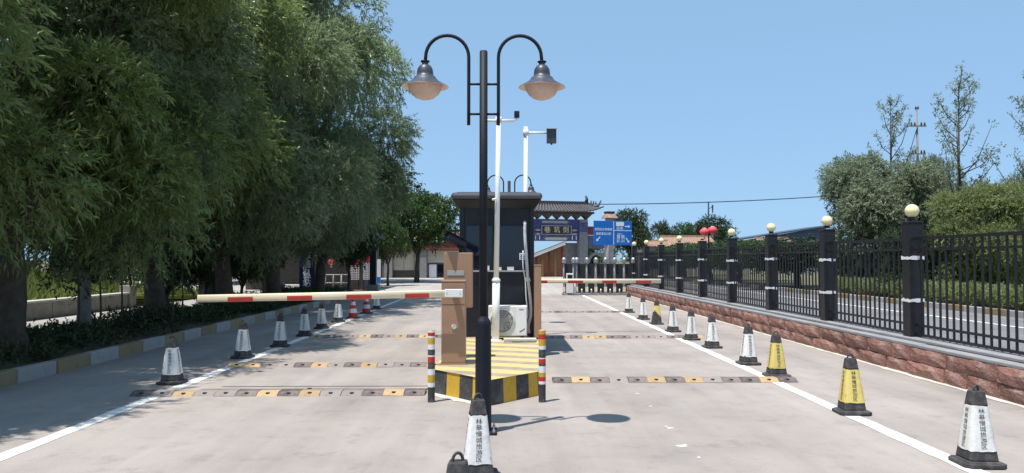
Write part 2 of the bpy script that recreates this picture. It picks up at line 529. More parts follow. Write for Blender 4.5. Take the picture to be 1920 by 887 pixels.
def mesh_to_mb(mb, me, mtx, mi=0):
    mb.add([mtx @ v.co for v in me.vertices], [tuple(p.vertices) for p in me.polygons], mi)

# ------------------------------------------------------------------ ground and roads
def sheet(x0, y0, x1, y1, z, nx=1, ny=1):
    b = MB()
    vs = [(x0 + (x1 - x0) * i / nx, y0 + (y1 - y0) * j / ny, z) for j in range(ny + 1) for i in range(nx + 1)]
    fs = [(j * (nx + 1) + i, j * (nx + 1) + i + 1, (j + 1) * (nx + 1) + i + 1, (j + 1) * (nx + 1) + i) for j in range(ny) for i in range(nx)]
    return b.add(vs, fs)

struct('ground', sheet(-1500, -300, 1500, 2500, -0.012).mesh('ground', 'land'))
struct('road', sheet(-6.62, -6, 6.12, 38, 0).mesh('road', 'road'))
struct('plaza', sheet(-24, 38, 11, 120, 0.0).mesh('plaza', 'plaza'))
struct('side_road', sheet(6.95, -6, 15.2, 120, -0.004).mesh('side_road', 'road2'))
struct('path', sheet(-13.0, 2, -10.2, 38, 0.02).mesh('path', 'path'))
struct('back_yard', sheet(-40, 33, -13.3, 60, 0.03).mesh('back_yard', 'plaza'))

lines = MB()
def strip(b, x0, y0, x1, y1, wd, z=0.004, jag=0.012):
    n = max(2, int((y1 - y0) / 0.25))
    vs = []
    for i in range(n + 1):
        t = i / n
        x = x0 + (x1 - x0) * t; y = y0 + (y1 - y0) * t
        vs += [(x - wd / 2 + random.uniform(-jag, jag), y, z), (x + wd / 2 + random.uniform(-jag, jag), y, z)]
    b.add(vs, [(2 * i, 2 * i + 1, 2 * i + 3, 2 * i + 2) for i in range(n)])
strip(lines, -4.30, 0, -4.26, 36.5, 0.16)
struct('lane_line', lines.mesh('lane_line', 'line'))
lines = MB()
strip(lines, 3.80, 0, 3.90, 36.5, 0.16)
struct('lane_line', lines.mesh('lane_line', 'line'))
lines = MB()
strip(lines, 13.0, 0, 13.2, 90, 0.14)
struct('edge_line', lines.mesh('edge_line', 'line'))
# flakes of old white paint left on the right lane
fl = MB()
for (u, v, r) in ((1255, 803, .06), (1277, 837, .07), (1310, 858, .035), (1195, 738, .05), (1220, 762, .04), (1283, 835, .04), (1249, 800, .03), (880, 858, .02)):
    c = G(u, v)
    n = 13; r *= .5
    pts = [(c.x + r * random.uniform(.25, 1.3) * math.cos(2 * PI * k / n) * 1.5, c.y + r * random.uniform(.25, 1.3) * math.sin(2 * PI * k / n), 0.003) for k in range(n)]
    fl.add(pts, [tuple(range(n))])
struct('paint_flakes', fl.mesh('paint_flakes', 'line'))

# planting strip between kerb and path, grass bank behind the parapet
def bumpy(x0, y0, x1, y1, nx, ny, zf):
    b = MB()
    vs = []
    for j in range(ny + 1):
        for i in range(nx + 1):
            x = x0 + (x1 - x0) * i / nx; y = y0 + (y1 - y0) * j / ny
            vs.append((x, y, zf(x, y)))
    b.add(vs, [(j * (nx + 1) + i, j * (nx + 1) + i + 1, (j + 1) * (nx + 1) + i + 1, (j + 1) * (nx + 1) + i) for j in range(ny) for i in range(nx)], 0, True)
    return b
def strip_z(x, y):
    e = min(1, (x + 10.2) / 0.5, (-6.78 - x) / 0.4)
    return 0.03 + 0.12 * max(0, e) + 0.03 * math.sin(x * 3.1 + y * 1.7) * max(0, e)
struct('planting_strip', bumpy(-10.2, -2, -6.78, 40, 14, 80, strip_z).mesh('planting_strip', 'soil'))
def bank_z(x, y):
    t = max(0.0, min(1.0, (-13.2 - x) / 14))
    k = max(0.0, min(1.0, (36 - y) / 6))
    return 0.45 * k + (2.2 * t * t * (3 - 2 * t) + 0.12 * math.sin(x * .7) * math.cos(y * .5) * t) * k - 0.02 + 0.02 * k
struct('grass_bank', bumpy(-46, 2, -13.2, 36, 40, 40, bank_z).mesh('grass_bank', 'grass'))

# ------------------------------------------------------------------ kerbs: one stone after another
def kerb(name, x, y0, y1, wd, h, step, first_yellow, lean):
    root = tag(put(name, None, None, (x, 0, 0)), kind='structure')
    y = y0; k = 0
    ms = {}
    for c in ('kerb_y', 'kerb_w'):
        ms[c] = MB().bb((-wd / 2, -step / 2 + .006, -0.05), (wd / 2, step / 2 - .006, h)).mesh('kerb_stone', c, 0.018)
    while y < y1:
        c = 'kerb_y' if (k % 2 == 0) == first_yellow else 'kerb_w'
        put('kerb_stone', ms[c], root, (random.uniform(-.012, .012), y, random.uniform(-.012, .006)), (random.uniform(-.008, .008), 0, random.uniform(-.012, .012)))
        y += step; k += 1
    return root
kerb('kerb', -6.70, 4.73, 38, 0.16, 0.20, 0.92, True, 0)
kerb('kerb', 15.25, 14, 62, 0.16, 0.20, 1.05, False, 0)

# ------------------------------------------------------------------ rough red stone wall with its concrete ledge
def rough_stone(L, H, D, rng):
    """rough-hewn block: front faces -x; x from 0 (front) to D"""
    nx, nz = max(3, int(L / 0.14)), 3
    b = MB(); vs = []
    for j in range(nz + 1):
        for i in range(nx + 1):
            e = (i in (0, nx)) or (j in (0, nz))
            y = L * i / nx + (0 if i in (0, nx) else rng.uniform(-.03, .03))
            z = H * j / nz + (rng.uniform(-.010, .010) if j in (0, nz) else rng.uniform(-.02, .02))
            x = rng.uniform(0.008, 0.022) if e else rng.uniform(-.010, .004)
            vs.append((x, y, z))
    f = [(j * (nx + 1) + i, (j + 1) * (nx + 1) + i, (j + 1) * (nx + 1) + i + 1, j * (nx + 1) + i + 1) for j in range(nz) for i in range(nx)]
    b.add(vs, f)
    ring = [i for i in range(nx + 1)] + [(nx) + (nx + 1) * j for j in range(1, nz + 1)] + [nz * (nx + 1) + i for i in range(nx - 1, -1, -1)] + [(nx + 1) * j for j in range(nz - 1, 0, -1)]
    o = len(b.v)
    for k in ring:
        v = vs[k]; b.v.append((D, v[1], v[2]))
    n = len(ring)
    for k in range(n):
        k2 = (k + 1) % n
        b.f.append([ring[k], ring[k2], o + k2, o + k]); b.m.append(0); b.sm.append(False)
    return b

rng = random.Random(3)
wall = thing('stone_wall', 'low wall of two courses of rough red sandstone blocks under the black fence on the right', 'wall', (6.05, 0, 0))
WY0, WY1 = 3.2, 38.6
part(wall, 'mortar_core', MB().bb((0.045, WY0, -0.02), (0.42, WY1, 0.405)), 'mortar')
for course in range(2):
    y = WY0 + (0.0 if course == 0 else -0.3)
    z0 = 0.0 if course == 0 else 0.205
    while y < WY1:
        L = rng.uniform(0.5, 1.15)
        if y > 20: L = rng.uniform(0.6, 1.1)
        y1 = min(y + L, WY1)
        b = rough_stone(y1 - max(y, WY0) - rng.uniform(.012, .026), 0.194 if course == 0 else 0.196, 0.05, rng)
        put('stone', b.mesh('stone', 'stone'), wall, (rng.uniform(-.012, .012), max(y, WY0), z0 + 0.002), (0, 0, rng.uniform(-.01, .01)))
        y = y1
b = MB(); sk = []
y = WY0
while y < WY1:
    sk.append((.03, y, .012)); sk.append((-rng.uniform(.03, .10), y, .005)); y += .3
b.add(sk, [(2 * i, 2 * i + 1, 2 * i + 3, 2 * i + 2) for i in range(len(sk) // 2 - 1)])
part(wall, 'foot_strip', b, 'lw_cap')
# concrete ledge in long slabs
y = WY0
while y < WY1:
    y1 = min(y + 2.0, WY1)
    part(wall, 'ledge', MB().bb((0.03, y + .006, 0.408), (0.92, y1 - .006, 0.46 + rng.uniform(-.004, .004))), 'cap', 0.012)
    y = y1
part(wall, 'upstand', MB().bb((0.20, WY0, 0.462), (0.60, WY1, 0.505)), 'cap', 0.01)

# ------------------------------------------------------------------ black fence: posts, rails and every picket
fence = thing('iron_fence', 'black iron fence with square posts, pale globes and pickets on the red stone wall', 'fence', (6.45, 0, 0.50))
post_me = MB()
post_me.box((0, 0, 0.885), (0.225, 0.225, 1.77))
post_me.box((0, 0, 1.787), (0.245, 0.245, 0.03))
post_me.lathe([(0.055, 1.825), (0.05, 1.87)], n=12)
post_me = post_me.mesh('post', 'fence', 0.008)
globe_me = MB().sphere((0, 0, 0), 0.105, 20).mesh('globe', 'globe')
def tape_mesh(rg):
    b = MB(); vs = []
    w = 0.118
    ring = []
    for a, c in (((-w, -w), (w, -w)), ((w, -w), (w, w)), ((w, w), (-w, w)), ((-w, w), (-w, -w))):
        for t in (0, .25, .5, .75):
            ring.append((a[0] + (c[0] - a[0]) * t, a[1] + (c[1] - a[1]) * t))
    n = len(ring)
    lo = [rg.uniform(-.012, .012) for _ in ring]; hi = [rg.uniform(-.012, .012) for _ in ring]
    for k, (x, y) in enumerate(ring):
        vs.append((x * (1 + rg.uniform(0, .02)), y * (1 + rg.uniform(0, .02)), -0.026 + lo[k]))
    for k, (x, y) in enumerate(ring):
        vs.append((x * (1 + rg.uniform(0, .02)), y * (1 + rg.uniform(0, .02)), 0.026 + hi[k]))
    b.add(vs, [(k, (k + 1) % n, n + (k + 1) % n, n + k) for k in range(n)])
    return b.mesh('tape', 'tape')
tapes = [tape_mesh(rng) for _ in range(3)]
picket_me = MB().box((0, 0, 0.79), (0.025, 0.025, 1.53)).mesh('picket', 'fence')
posts_y = [11.94 + 3.14 * k for k in range(-3, 9)]
n_pick = 0
for k, y in enumerate(posts_y):
    p = put('post', post_me, fence, (0, y, 0), (0, 0, rng.uniform(-.01, .01)))
    if abs(y - (11.94 + 3.14 * 4)) > 0.1:
        put('globe', globe_me, p, (0, 0, 1.965))
    else:
        p['label'] = 'square black fence post with its globe missing'
    for zz in (1.20, 0.545):
        put('tape', tapes[(k + (zz > 1)) % 3], p, (0, 0, zz + rng.uniform(-.03, .03)), (0, 0, 0))
    if k < len(posts_y) - 1:
        for zz, hh in ((1.53, 0.045), (1.36, 0.035), (0.19, 0.035), (0.045, 0.04)):
            put('rail', MB().bb((-.018, y + 0.124, zz - hh / 2), (.018, y + 3.14 - 0.124, zz + hh / 2)).mesh('rail', 'fence'), fence)
        for i in range(17):
            yy = y + 0.124 + (3.14 - 0.248) * (i + 0.7) / 17.4
            put('picket', picket_me, fence, (rng.uniform(-.002, .002), yy, 0), (rng.uniform(-.004, .004), rng.uniform(-.004, .004), 0))

# ------------------------------------------------------------------ traffic island
isl_loc = (-0.05, 9.0, 0)
island = thing('traffic_island', 'raised traffic island with black and yellow side bands and striped top', 'traffic island', isl_loc)
outline = [(-0.07, 0.0), (0.52, 0.66), (0.80, 5.0), (0.80, 11.0), (-0.80, 11.0), (-0.80, 0.86)]
b = MB()
n = len(outline)
b.add([(x, y, 0.30) for x, y in outline], [tuple(range(n))], 0)
part(island, 'island_top', b, ['island_top'])
def side_bands(x0, y0, x1, y1, wd, start):
    L = math.hypot(x1 - x0, y1 - y0)
    d = 0; k = start
    nx, ny = (y1 - y0) / L, -(x1 - x0) / L
    while d < L - 0.01:
        d1 = min(d + wd, L)
        if L - d1 < 0.08: d1 = L
        a = (x0 + (x1 - x0) * d / L, y0 + (y1 - y0) * d / L); c = (x0 + (x1 - x0) * d1 / L, y0 + (y1 - y0) * d1 / L)
        m = MB()
        vs = [(a[0] - nx * .05, a[1] - ny * .05, 0), (c[0] - nx * .05, c[1] - ny * .05, 0), (c[0], c[1], 0), (a[0], a[1], 0)]
        vs = [(a[0], a[1], -.02), (c[0], c[1], -.02), (c[0] - nx * .012, c[1] - ny * .012, .30), (a[0] - nx * .012, a[1] - ny * .012, .30),
              (a[0] - nx * .06, a[1] - ny * .06, -.02), (c[0] - nx * .06, c[1] - ny * .06, -.02), (c[0] - nx * .06, c[1] - ny * .06, .296), (a[0] - nx * .06, a[1] - ny * .06, .296)]
        m.add(vs, [(0, 1, 2, 3), (5, 4, 7, 6), (3, 2, 6, 7), (0, 3, 7, 4), (1, 5, 6, 2)])
        part(island, 'side_block', m, 'yellow' if k % 2 else 'island_black')
        d = d1; k += 1
side_bands(*outline[0], *outline[1], 0.235, 0)
side_bands(*outline[1], *outline[2], 0.5, 0)
side_bands(*outline[2], *outline[3], 0.6, 0)
side_bands(*outline[3], *outline[4], 0.4, 0)
side_bands(*outline[4], *outline[5], 0.5, 0)
side_bands(*outline[5], *outline[0], 0.262, 0)
# pale mortar skirt along the left front foot
b = MB(); sk = []
for i in range(13):
    t = i / 12
    x = -0.80 + 0.73 * t; y = 0.86 - 0.86 * t
    sk.append((x + .02, y + .02, .006)); sk.append((x - rng.uniform(.03, .10), y - rng.uniform(.06, .15), .005))
b.add(sk, [(2 * i, 2 * i + 1, 2 * i + 3, 2 * i + 2) for i in range(12)])
part(island, 'mortar_skirt', b, 'lw_cap')

# ------------------------------------------------------------------ street lamps
def make_lamp(label):
    t = thing('street_lamp', label, 'street lamp', (0, 0, 0), 0, 'double arm street lamps along the island')
    b = MB().tube([(0, 0, 1.10), (0, 0, 3.77)], [0.042, 0.040], 16)
    b.lathe([(0.040, 3.77), (0.036, 3.785), (0.001, 3.79)], n=16)
    part(t, 'pole', b, 'black_metal')
    b = MB().lathe([(0.082, 0.02), (0.078, 1.07), (0.072, 1.095), (0.050, 1.13), (0.042, 1.15)], n=8, smooth=False)
    part(t, 'base_sleeve', b, 'black_metal', 0.004)
    b = MB().box((0, 0, 0.012), (0.27, 0.27, 0.024))
    part(t, 'base_plate', b, 'black_metal', 0.004)
    bolt = MB().lathe([(0.014, 0), (0.014, 0.03), (0.007, 0.03), (0.007, 0.06), (0.001, 0.06)], n=6, smooth=False).mesh('anchor_bolt', 'alu')
    for sx in (-1, 1):
        for sy in (-1, 1):
            put('anchor_bolt', bolt, t, (sx * .105, sy * .105, 0.02))
    for s in (-1, 1):
        x0, r = 0.148, 0.215
        pts = [(s * x0, 0, 3.04), (s * x0, 0, 3.2), (s * x0, 0, 3.5)]
        for k in range(0, 17):
            a = PI - PI * k / 16
            pts.append((s * (x0 + r + r * math.cos(a)), 0, 3.72 + r * 1.02 * math.sin(a)))
        pts.append((s * (x0 + 2 * r + .005), 0, 3.66))
        part(t, 'arm', MB().tube(pts, 0.0175, 10), 'black_metal')
        for z in (3.45, 3.15):
            part(t, 'bracket', MB().tube([(s * .03, 0, z), (s * x0, 0, z)], 0.012, 8), 'black_metal')
        cx = s * (x0 + 2 * r + .005)
        h = MB().lathe([(0.018, 3.68), (0.03, 3.675), (0.032, 3.655), (0.03, 3.645), (0.055, 3.635), (0.076, 3.60), (0.082, 3.555), (0.085, 3.53), (0.105, 3.52), (0.118, 3.50), (0.14, 3.478), (0.18, 3.452), (0.232, 3.425), (0.236, 3.42)], (cx, 0, 0), 28, 0)
        h.lathe([(0.236, 3.42), (0.230, 3.418), (0.18, 3.442), (0.15, 3.455)], (cx, 0, 0), 28, 1)
        sh = part(t, 'lamp_shade', h, ['shade', 'shade_in'])
        g = MB().lathe([(0.175, 3.452), (0.172, 3.43), (0.160, 3.39), (0.132, 3.345), (0.09, 3.312), (0.045, 3.296), (0.001, 3.292)], (cx, 0, 0), 28)
        put('lamp_bowl', g.mesh('lamp_bowl', 'bowl'), sh)
        put('cap_ring', MB().lathe([(0.02, 3.685), (0.045, 3.682), (0.045, 3.672), (0.02, 3.67)], (cx, 0, 0), 16).mesh('cap_ring', 'black_metal'), sh)
    return t
lp = G(906, 811)
lamp = make_lamp('tall black double arm street lamp in the foreground before the striped island')
lamp.location = lp
lamp2 = dup(lamp, (0.22, 20.3, 0.0), R(-4), 'far double arm street lamp whose arches rise behind the booth roof')

# ------------------------------------------------------------------ guard booth
bx0, bx1, by0, by1 = -0.745, 0.60, 13.95, 16.6
booth = thing('guard_booth', 'dark tinted guard booth with overhanging rounded roof on the island', 'booth', ((bx0 + bx1) / 2, by0, 0.30))
hw = (bx1 - bx0) / 2; dp = by1 - by0; ht = 2.42
b = MB().bb((-hw, 0, 0), (hw, dp, 0.08))
part(booth, 'plinth', b, 'booth', 0.01)
for (x, y) in ((-hw + .04, .04), (hw - .04, .04), (-hw + .04, dp - .04), (hw - .04, dp - .04)):
    part(booth, 'corner_post', MB().bb((x - .042, y - .042, .08), (x + .042, y + .042, ht)), 'booth', 0.006)
panels = [('lower_panel', (-hw + .085, .02, .08), (hw - .085, .05, 1.18)), ('lower_panel', (-hw + .02, .085, .08), (-hw + .05, dp - .085, 1.18)),
          ('lower_panel', (-hw + .085, dp - .05, .08), (hw - .085, dp - .02, 1.18)), ('lower_panel', (hw - .05, 1.2, .08), (hw - .02, dp - .085, 1.18)),
          ('upper_panel', (-hw + .085, .02, 2.05), (hw - .085, .05, ht)), ('upper_panel', (-hw + .02, .085, 2.05), (-hw + .05, dp - .085, ht)),
          ('upper_panel', (-hw + .085, dp - .05, 2.05), (hw - .085, dp - .02, ht)), ('upper_panel', (hw - .05, .085, 1.18), (hw - .02, dp - .085, ht))]
for nme, a, c in panels:
    part(booth, nme, MB().bb(a, c), 'booth')
part(booth, 'sill', MB().bb((-hw + .085, -.03, 1.18), (hw - .085, .06, 1.205)), 'alu', 0.003)
part(booth, 'sill', MB().bb((-hw - .01, .085, 1.18), (-hw + .06, dp - .085, 1.205)), 'alu', 0.003)
def window(a, c, ax):
    fr = MB(); t = 0.035
    if ax == 'x':
        x0, x1, y, z0, z1 = a[0], c[0], (a[1] + c[1]) / 2, a[2], c[2]
        for q in (((x0, y - .02, z0), (x0 + t, y + .02, z1)), ((x1 - t, y - .02, z0), (x1, y + .02, z1)), ((x0 + t, y - .02, z0), (x1 - t, y + .02, z0 + t)), ((x0 + t, y - .02, z1 - t), (x1 - t, y + .02, z1))):
            fr.bb(*q)
        f = part(booth, 'window_frame', fr, 'booth')
        put('pane', MB().bb((x0 + t, y - .004, z0 + t), (x1 - t, y + .004, z1 - t)).mesh('pane', 'glass'), f)
    else:
        x, y0, y1, z0, z1 = (a[0] + c[0]) / 2, a[1], c[1], a[2], c[2]
        for q in (((x - .02, y0, z0), (x + .02, y0 + t, z1)), ((x - .02, y1 - t, z0), (x + .02, y1, z1)), ((x - .02, y0 + t, z0), (x + .02, y1 - t, z0 + t)), ((x - .02, y0 + t, z1 - t), (x + .02, y1 - t, z1))):
            fr.bb(*q)
        f = part(booth, 'window_frame', fr, 'booth')
        put('pane', MB().bb((x - .004, y0 + t, z0 + t), (x + .004, y1 - t, z1 - t)).mesh('pane', 'glass'), f)
window((-hw + .085, .035, 1.206), (-.002, .035, 2.048), 'x')
window((.002, .035, 1.206), (hw - .085, .035, 2.048), 'x')
window((-hw + .035, .085, 1.206), (-hw + .035, dp / 2 - .002, 2.048), 'y')
window((-hw + .035, dp / 2 + .002, 1.206), (-hw + .035, dp - .085, 2.048), 'y')
window((hw - .035, 1.2, 1.206), (hw - .035, dp - .085, 2.048), 'y')
window((-hw + .085, dp - .035, 1.186), (hw - .085, dp - .035, 2.048), 'x')
d = part(booth, 'door', MB().bb((hw - .05, .09, .09), (hw - .015, 1.19, 2.045)), 'booth', 0.004)
put('handle', MB().tube([(hw + .02, .2, .95), (hw + .02, .2, 1.15)], .012, 8).mesh('handle', 'alu'), d)
rf = MB()
rf.bb((-hw - .15, -.20, ht + .062), (hw + .15, dp + .20, ht + .19))
part(booth, 'roof', rf, 'booth_roof', 0.055, )
x0, x1, x2, x3 = -hw - .01, hw + .01, -hw - .13, hw + .13
sf = MB().add([(x0, -.01, ht - .09), (x1, -.01, ht - .09), (x1, dp + .01, ht - .09), (x0, dp + .01, ht - .09), (x2, -.18, ht + .061), (x3, -.18, ht + .061), (x3, dp + .18, ht + .061), (x2, dp + .18, ht + .061)], [(0, 3, 2, 1), (4, 5, 6, 7), (0, 1, 5, 4), (1, 2, 6, 5), (2, 3, 7, 6), (3, 0, 4, 7)])
part(booth, 'soffit', sf, 'booth')
part(booth, 'roof_top', MB().bb((-hw - .05, -.10, ht + .192), (hw + .05, dp + .10, ht + .205)), 'booth_roof', 0.005)
# things seen at the booth window: notice and white boxes on the sill
nt_ = thing('notice', 'small pale notice fixed on the right of the booth front window', 'notice', ((bx0 + bx1) / 2 + .50, by0 - .012, 1.70))
b = MB().bb((-.09, -.004, 0), (.06, .004, .12)); part(nt_, 'sheet', b, 'white')
b = MB(); 
for k in range(3): b.bb((-.075, -.0075, .02 + .03 * k), (.01 + .02 * k, -.0045, .032 + .03 * k))
part(nt_, 'print', b, 'navy')
for i, (x, wd, hh, lab) in enumerate(((-.18, .09, .07, 'small white box on the booth window sill, left one'), (.02, .13, .045, 'flat white box on the booth window sill, middle one'), (.25, .12, .05, 'low white tray on the booth window sill, right one'))):
    t = thing('small_box', lab, 'box', ((bx0 + bx1) / 2 + x, by0 - .005, 1.506), 0, 'small boxes on the booth sill')
    part(t, 'carton', MB().bb((-wd / 2, -.022, .001), (wd / 2, .022, hh)), 'white', 0.003)
    part(t, 'lid', MB().bb((-wd / 2 - .003, -.024, hh + .001), (wd / 2 + .003, .024, hh + .012)), 'ac', 0.003)

# ------------------------------------------------------------------ AC unit and its pipes
acx = (P(952, 600, 13.5).x)
ac = thing('air_conditioner', 'white outdoor air conditioner unit with round fan grille before the booth', 'air conditioner', (acx, 13.50, 0.30))
acw, ach = 0.68, 0.53
for s in (-1, 1):
    part(ac, 'foot', MB().bb((s * .26 - .03, 0, 0), (s * .26 + .03, .30, .06)), 'dark')
part(ac, 'casing', MB().bb((-acw / 2, 0, .06), (acw / 2, .28, .06 + ach)), 'ac', 0.015)
fan = MB().lathe([(0.225, 0), (0.225, 0.012), (0.20, 0.012), (0.20, 0.0)], n=32)
rotm = (R(90), 0, 0)
fan_o = part(ac, 'fan_ring', fan, 'ac', loc=(-.10, -.001, .06 + ach / 2), rot=rotm)
put('fan_recess', MB().lathe([(0.20, .002), (0.001, .002)], n=32).mesh('fan_recess', 'grey'), fan_o)
bl = MB()
for k in range(3):
    a = 2 * PI * k / 3 + .4
    pts = []
    for (r, da, z) in ((.04, -.5, .004), (.17, -.35, .003), (.175, .35, .007), (.04, .4, .006)):
        pts.append((r * math.cos(a + da), r * math.sin(a + da), z))
    bl.add(pts, [(0, 1, 2, 3)])
bl.lathe([(.05, .0035), (.05, .009), (.001, .009)], n=16)
put('fan_blades', bl.mesh('fan_blades', 'grey_l'), fan_o)
gr = MB()
for k in range(5):
    r = .05 + .037 * k
    gr.tube([(r * math.cos(2 * PI * i / 24), r * math.sin(2 * PI * i / 24), .016) for i in range(25)], .0028, 5, cap=False)
for k in range(12):
    a = 2 * PI * k / 12
    gr.tube([(.03 * math.cos(a), .03 * math.sin(a), .016), (.215 * math.cos(a), .215 * math.sin(a), .016)], .0028, 5)
put('grille', gr.mesh('grille', 'ac'), fan_o)
part(ac, 'side_panel', MB().bb((.155, -.006, .08), (.325, -.001, .06 + ach - .02)), 'white', 0.002)
part(ac, 'badge', MB().bb((.20, -.010, .10 + ach * .80), (.28, -.0065, .115 + ach * .80)), 'grey')
sw = MB()
pts = [(.20, .14), (.245, .165), (.30, .20), (.302, .182), (.25, .15), (.215, .127)]
sw.add([(x, -.0085, z) for x, z in pts], [tuple(range(6))])
part(ac, 'sticker', sw, 'gblue2')
# insulated hose running down the booth front
hs = thing('pipe_bundle', 'white insulated pipe bundle running down the right front of the booth', 'pipe', (P(985, 415, 13.85).x, 13.86, 0.30))
pts = []
for (u, v) in ((984, 418), (984, 440), (986, 470), (988, 500), (990, 525), (994, 560), (995, 590), (990, 612), (992, 625)):
    p = P(u, v, 13.86); pts.append((p.x - hs.location.x, rng.uniform(-.015, .015), p.z - .30))
def smooth_path(p, n=4):
    p = [Vector(q) for q in p]; out = []
    for i in range(len(p) - 1):
        a, b_, c, d_ = p[max(0, i - 1)], p[i], p[i + 1], p[min(len(p) - 1, i + 2)]
        for k in range(n):
            t = k / n
            out.append(0.5 * ((2 * b_) + (-a + c) * t + (2 * a - 5 * b_ + 4 * c - d_) * t * t + (-a + 3 * b_ - 3 * c + d_) * t ** 3))
    out.append(p[-1]); return out
part(hs, 'hose', MB().tube(smooth_path(pts), .028, 10), 'hose')
part(hs, 'wall_outlet', MB().tube([(pts[0][0], -.01, pts[0][2]), (pts[0][0], .09, pts[0][2] + .01)], .032, 10), 'hose')
pts2 = [(q[0] - .05 - .02 * (i % 2), .02, q[2]) for i, q in enumerate(pts[2:])]
part(hs, 'thin_pipe', MB().tube(smooth_path(pts2), .011, 8), 'white')
part(hs, 'strap', MB().tube([(pts[4][0] - .05, 0, pts[4][2]), (pts[4][0] + .04, 0, pts[4][2] + .01)], .034, 8), 'ac')
# rubble block below the AC / drain stone
kb = thing('stone_block', 'pale stone block lying on the island beside the air conditioner foot', 'stone', (P(975, 640, 13.2).x, 13.15, 0.301))
part(kb, 'slab', MB().box((0, 0, .03), (.56, .16, .06), .03), 'lw_cap', 0.012)
part(kb, 'rubble', MB().box((.06, -.10, .018), (.40, .06, .036), -.04), 'lw_wall', 0.01)

# ------------------------------------------------------------------ brown column at the booth corner
pc = P(1004, 600, 13.4)
bc = thing('brown_column', 'narrow brown steel column standing at the right front corner of the booth', 'column', (0.655, 13.55, 0.30))
part(bc, 'body', MB().bb((-.060, 0, .02), (.060, .30, 1.29)), 'brown', 0.006)
part(bc, 'foot_plate', MB().bb((-.095, -.02, 0), (.095, .32, .02)), 'black_metal')
part(bc, 'cap', MB().bb((-.065, -.005, 1.291), (.065, .305, 1.31)), 'brown', 0.004)

# ------------------------------------------------------------------ barrier gates
def boom(t, x0, x1, y, z0, z1, bands, bandw, hh=.050, wd=.022):
    n = 12
    dx = x1 - x0
    dirv = Vector((dx, 0, z1 - z0)).normalized()
    prof = [(wd * math.copysign(abs(math.cos(a)) ** .7, math.cos(a)), hh * math.copysign(abs(math.sin(a)) ** .8, math.sin(a))) for a in [2 * PI * k / n for k in range(n)]]
    def seg(xa, xb, grow=0):
        b = MB(); vs = []
        for x in (xa, xb):
            z = z0 + (z1 - z0) * (x - x0) / dx
            for (py, pz) in prof: vs.append((x, y + py * (1 + grow), z + pz * (1 + grow)))
        fs = [(k, (k + 1) % n, n + (k + 1) % n, n + k) for k in range(n)]
        b.add(vs, fs, 0, True)
        b.f.append(list(reversed(range(n)))); b.m.append(0); b.sm.append(False)
        b.f.append(list(range(n, 2 * n))); b.m.append(0); b.sm.append(False)
        return b
    bm_ = part(t, 'boom', seg(x0, x1), 'boom')
    for (a, c) in bands:
        # red reflective sticker wraps the lower front of the boom
        b = MB(); vs = []
        ks = [k for k in range(n + 1)]
        for x in (a, c):
            z = z0 + (z1 - z0) * (x - x0) / dx
            for k in range(6, 12):
                py, pz = prof[k % n]
                vs.append((x, y + py * 1.06 - .001, z + pz * 1.03 + (.012 if k == 6 else 0)))
        m_ = 6
        b.add(vs, [(k, k + 1, m_ + k + 1, m_ + k) for k in range(m_ - 1)], 0, True)
        put('red_band', b.mesh('red_band', 'boom_red'), bm_)
    return bm_

cb = thing('barrier_gate', 'brown barrier cabinet with its boom lowered across the left lane', 'barrier', (-0.633, 10.30, 0.30))
part(cb, 'cabinet', MB().bb((-.16, 0, .025), (.16, .28, 1.10)), 'brown', 0.008)
part(cb, 'base_plate', MB().bb((-.17, -.01, 0), (.17, .29, .024)), 'brown')
part(cb, 'lid', MB().bb((-.165, -.004, 1.101), (.165, .284, 1.125)), 'brown', 0.006)
part(cb, 'panel_seam', MB().bb((-.150, -.003, .80), (.150, -.0005, .804)), 'dark')
part(cb, 'button', MB().lathe([(.033, 0), (.033, .012), (.026, .02), (.001, .022)], n=20), 'white', loc=(.01, 0, .505), rot=(R(90), 0, 0))
part(cb, 'lock', MB().lathe([(.012, 0), (.012, .008), (.001, .009)], n=12), 'alu', loc=(.012, 0, .42), rot=(R(90), 0, 0))
lx = lambda u, Y=10.17: P(u, 550, Y).x + .633
zl = P(370, 560, 10.17).z - .30; zr = P(868, 550, 10.17).z - .30
boom(cb, lx(371), lx(866), -.13, zl, zr, [(lx(a), lx(c)) for a, c in ((428, 475), (539, 586), (650, 697), (760, 805))], 0)
part(cb, 'boom_clamp', MB().bb((lx(834), -.158, zr - .052), (lx(868), -.100, zr + .055)), 'white', 0.008)
for u in (838, 863):
    part(cb, 'clamp_bolt', MB().lathe([(.007, 0), (.007, .006), (.001, .007)], n=8), 'alu', loc=(lx(u), -.158, zr + .01), rot=(R(90), 0, 0))
part(cb, 'pivot', MB().tube([(lx(852), -.10, zr), (lx(852), .0, zr)], .045, 14), 'dark')

cb2 = thing('barrier_gate', 'far barrier behind the booth with its boom lowered across the right lane', 'barrier', (0.60, 18.0, 0.30))
part(cb2, 'cabinet', MB().bb((-.16, .1, .025), (.16, .38, 1.08)), 'brown', 0.008)
part(cb2, 'base_plate', MB().bb((-.17, .09, 0), (.17, .39, .024)), 'brown')
part(cb2, 'lid', MB().bb((-.165, .096, 1.081), (.165, .384, 1.105)), 'brown', 0.006)
lx2 = lambda u: P(u, 527, 18.0).x - .60
zz = P(1100, 527, 18).z - .30
boom(cb2, -.05, lx2(1239), 0, zz, zz, [(lx2(a), lx2(c)) for a, c in ((1008, 1026), (1065, 1093), (1129, 1156), (1192, 1221))], 0, .052)
part(cb2, 'boom_clamp', MB().bb((-.12, -.035, zz - .056), (.16, .03, zz + .058)), 'white', 0.008)
part(cb2, 'pivot', MB().tube([(0, .03, zz), (0, .1, zz)], .045, 14), 'dark')

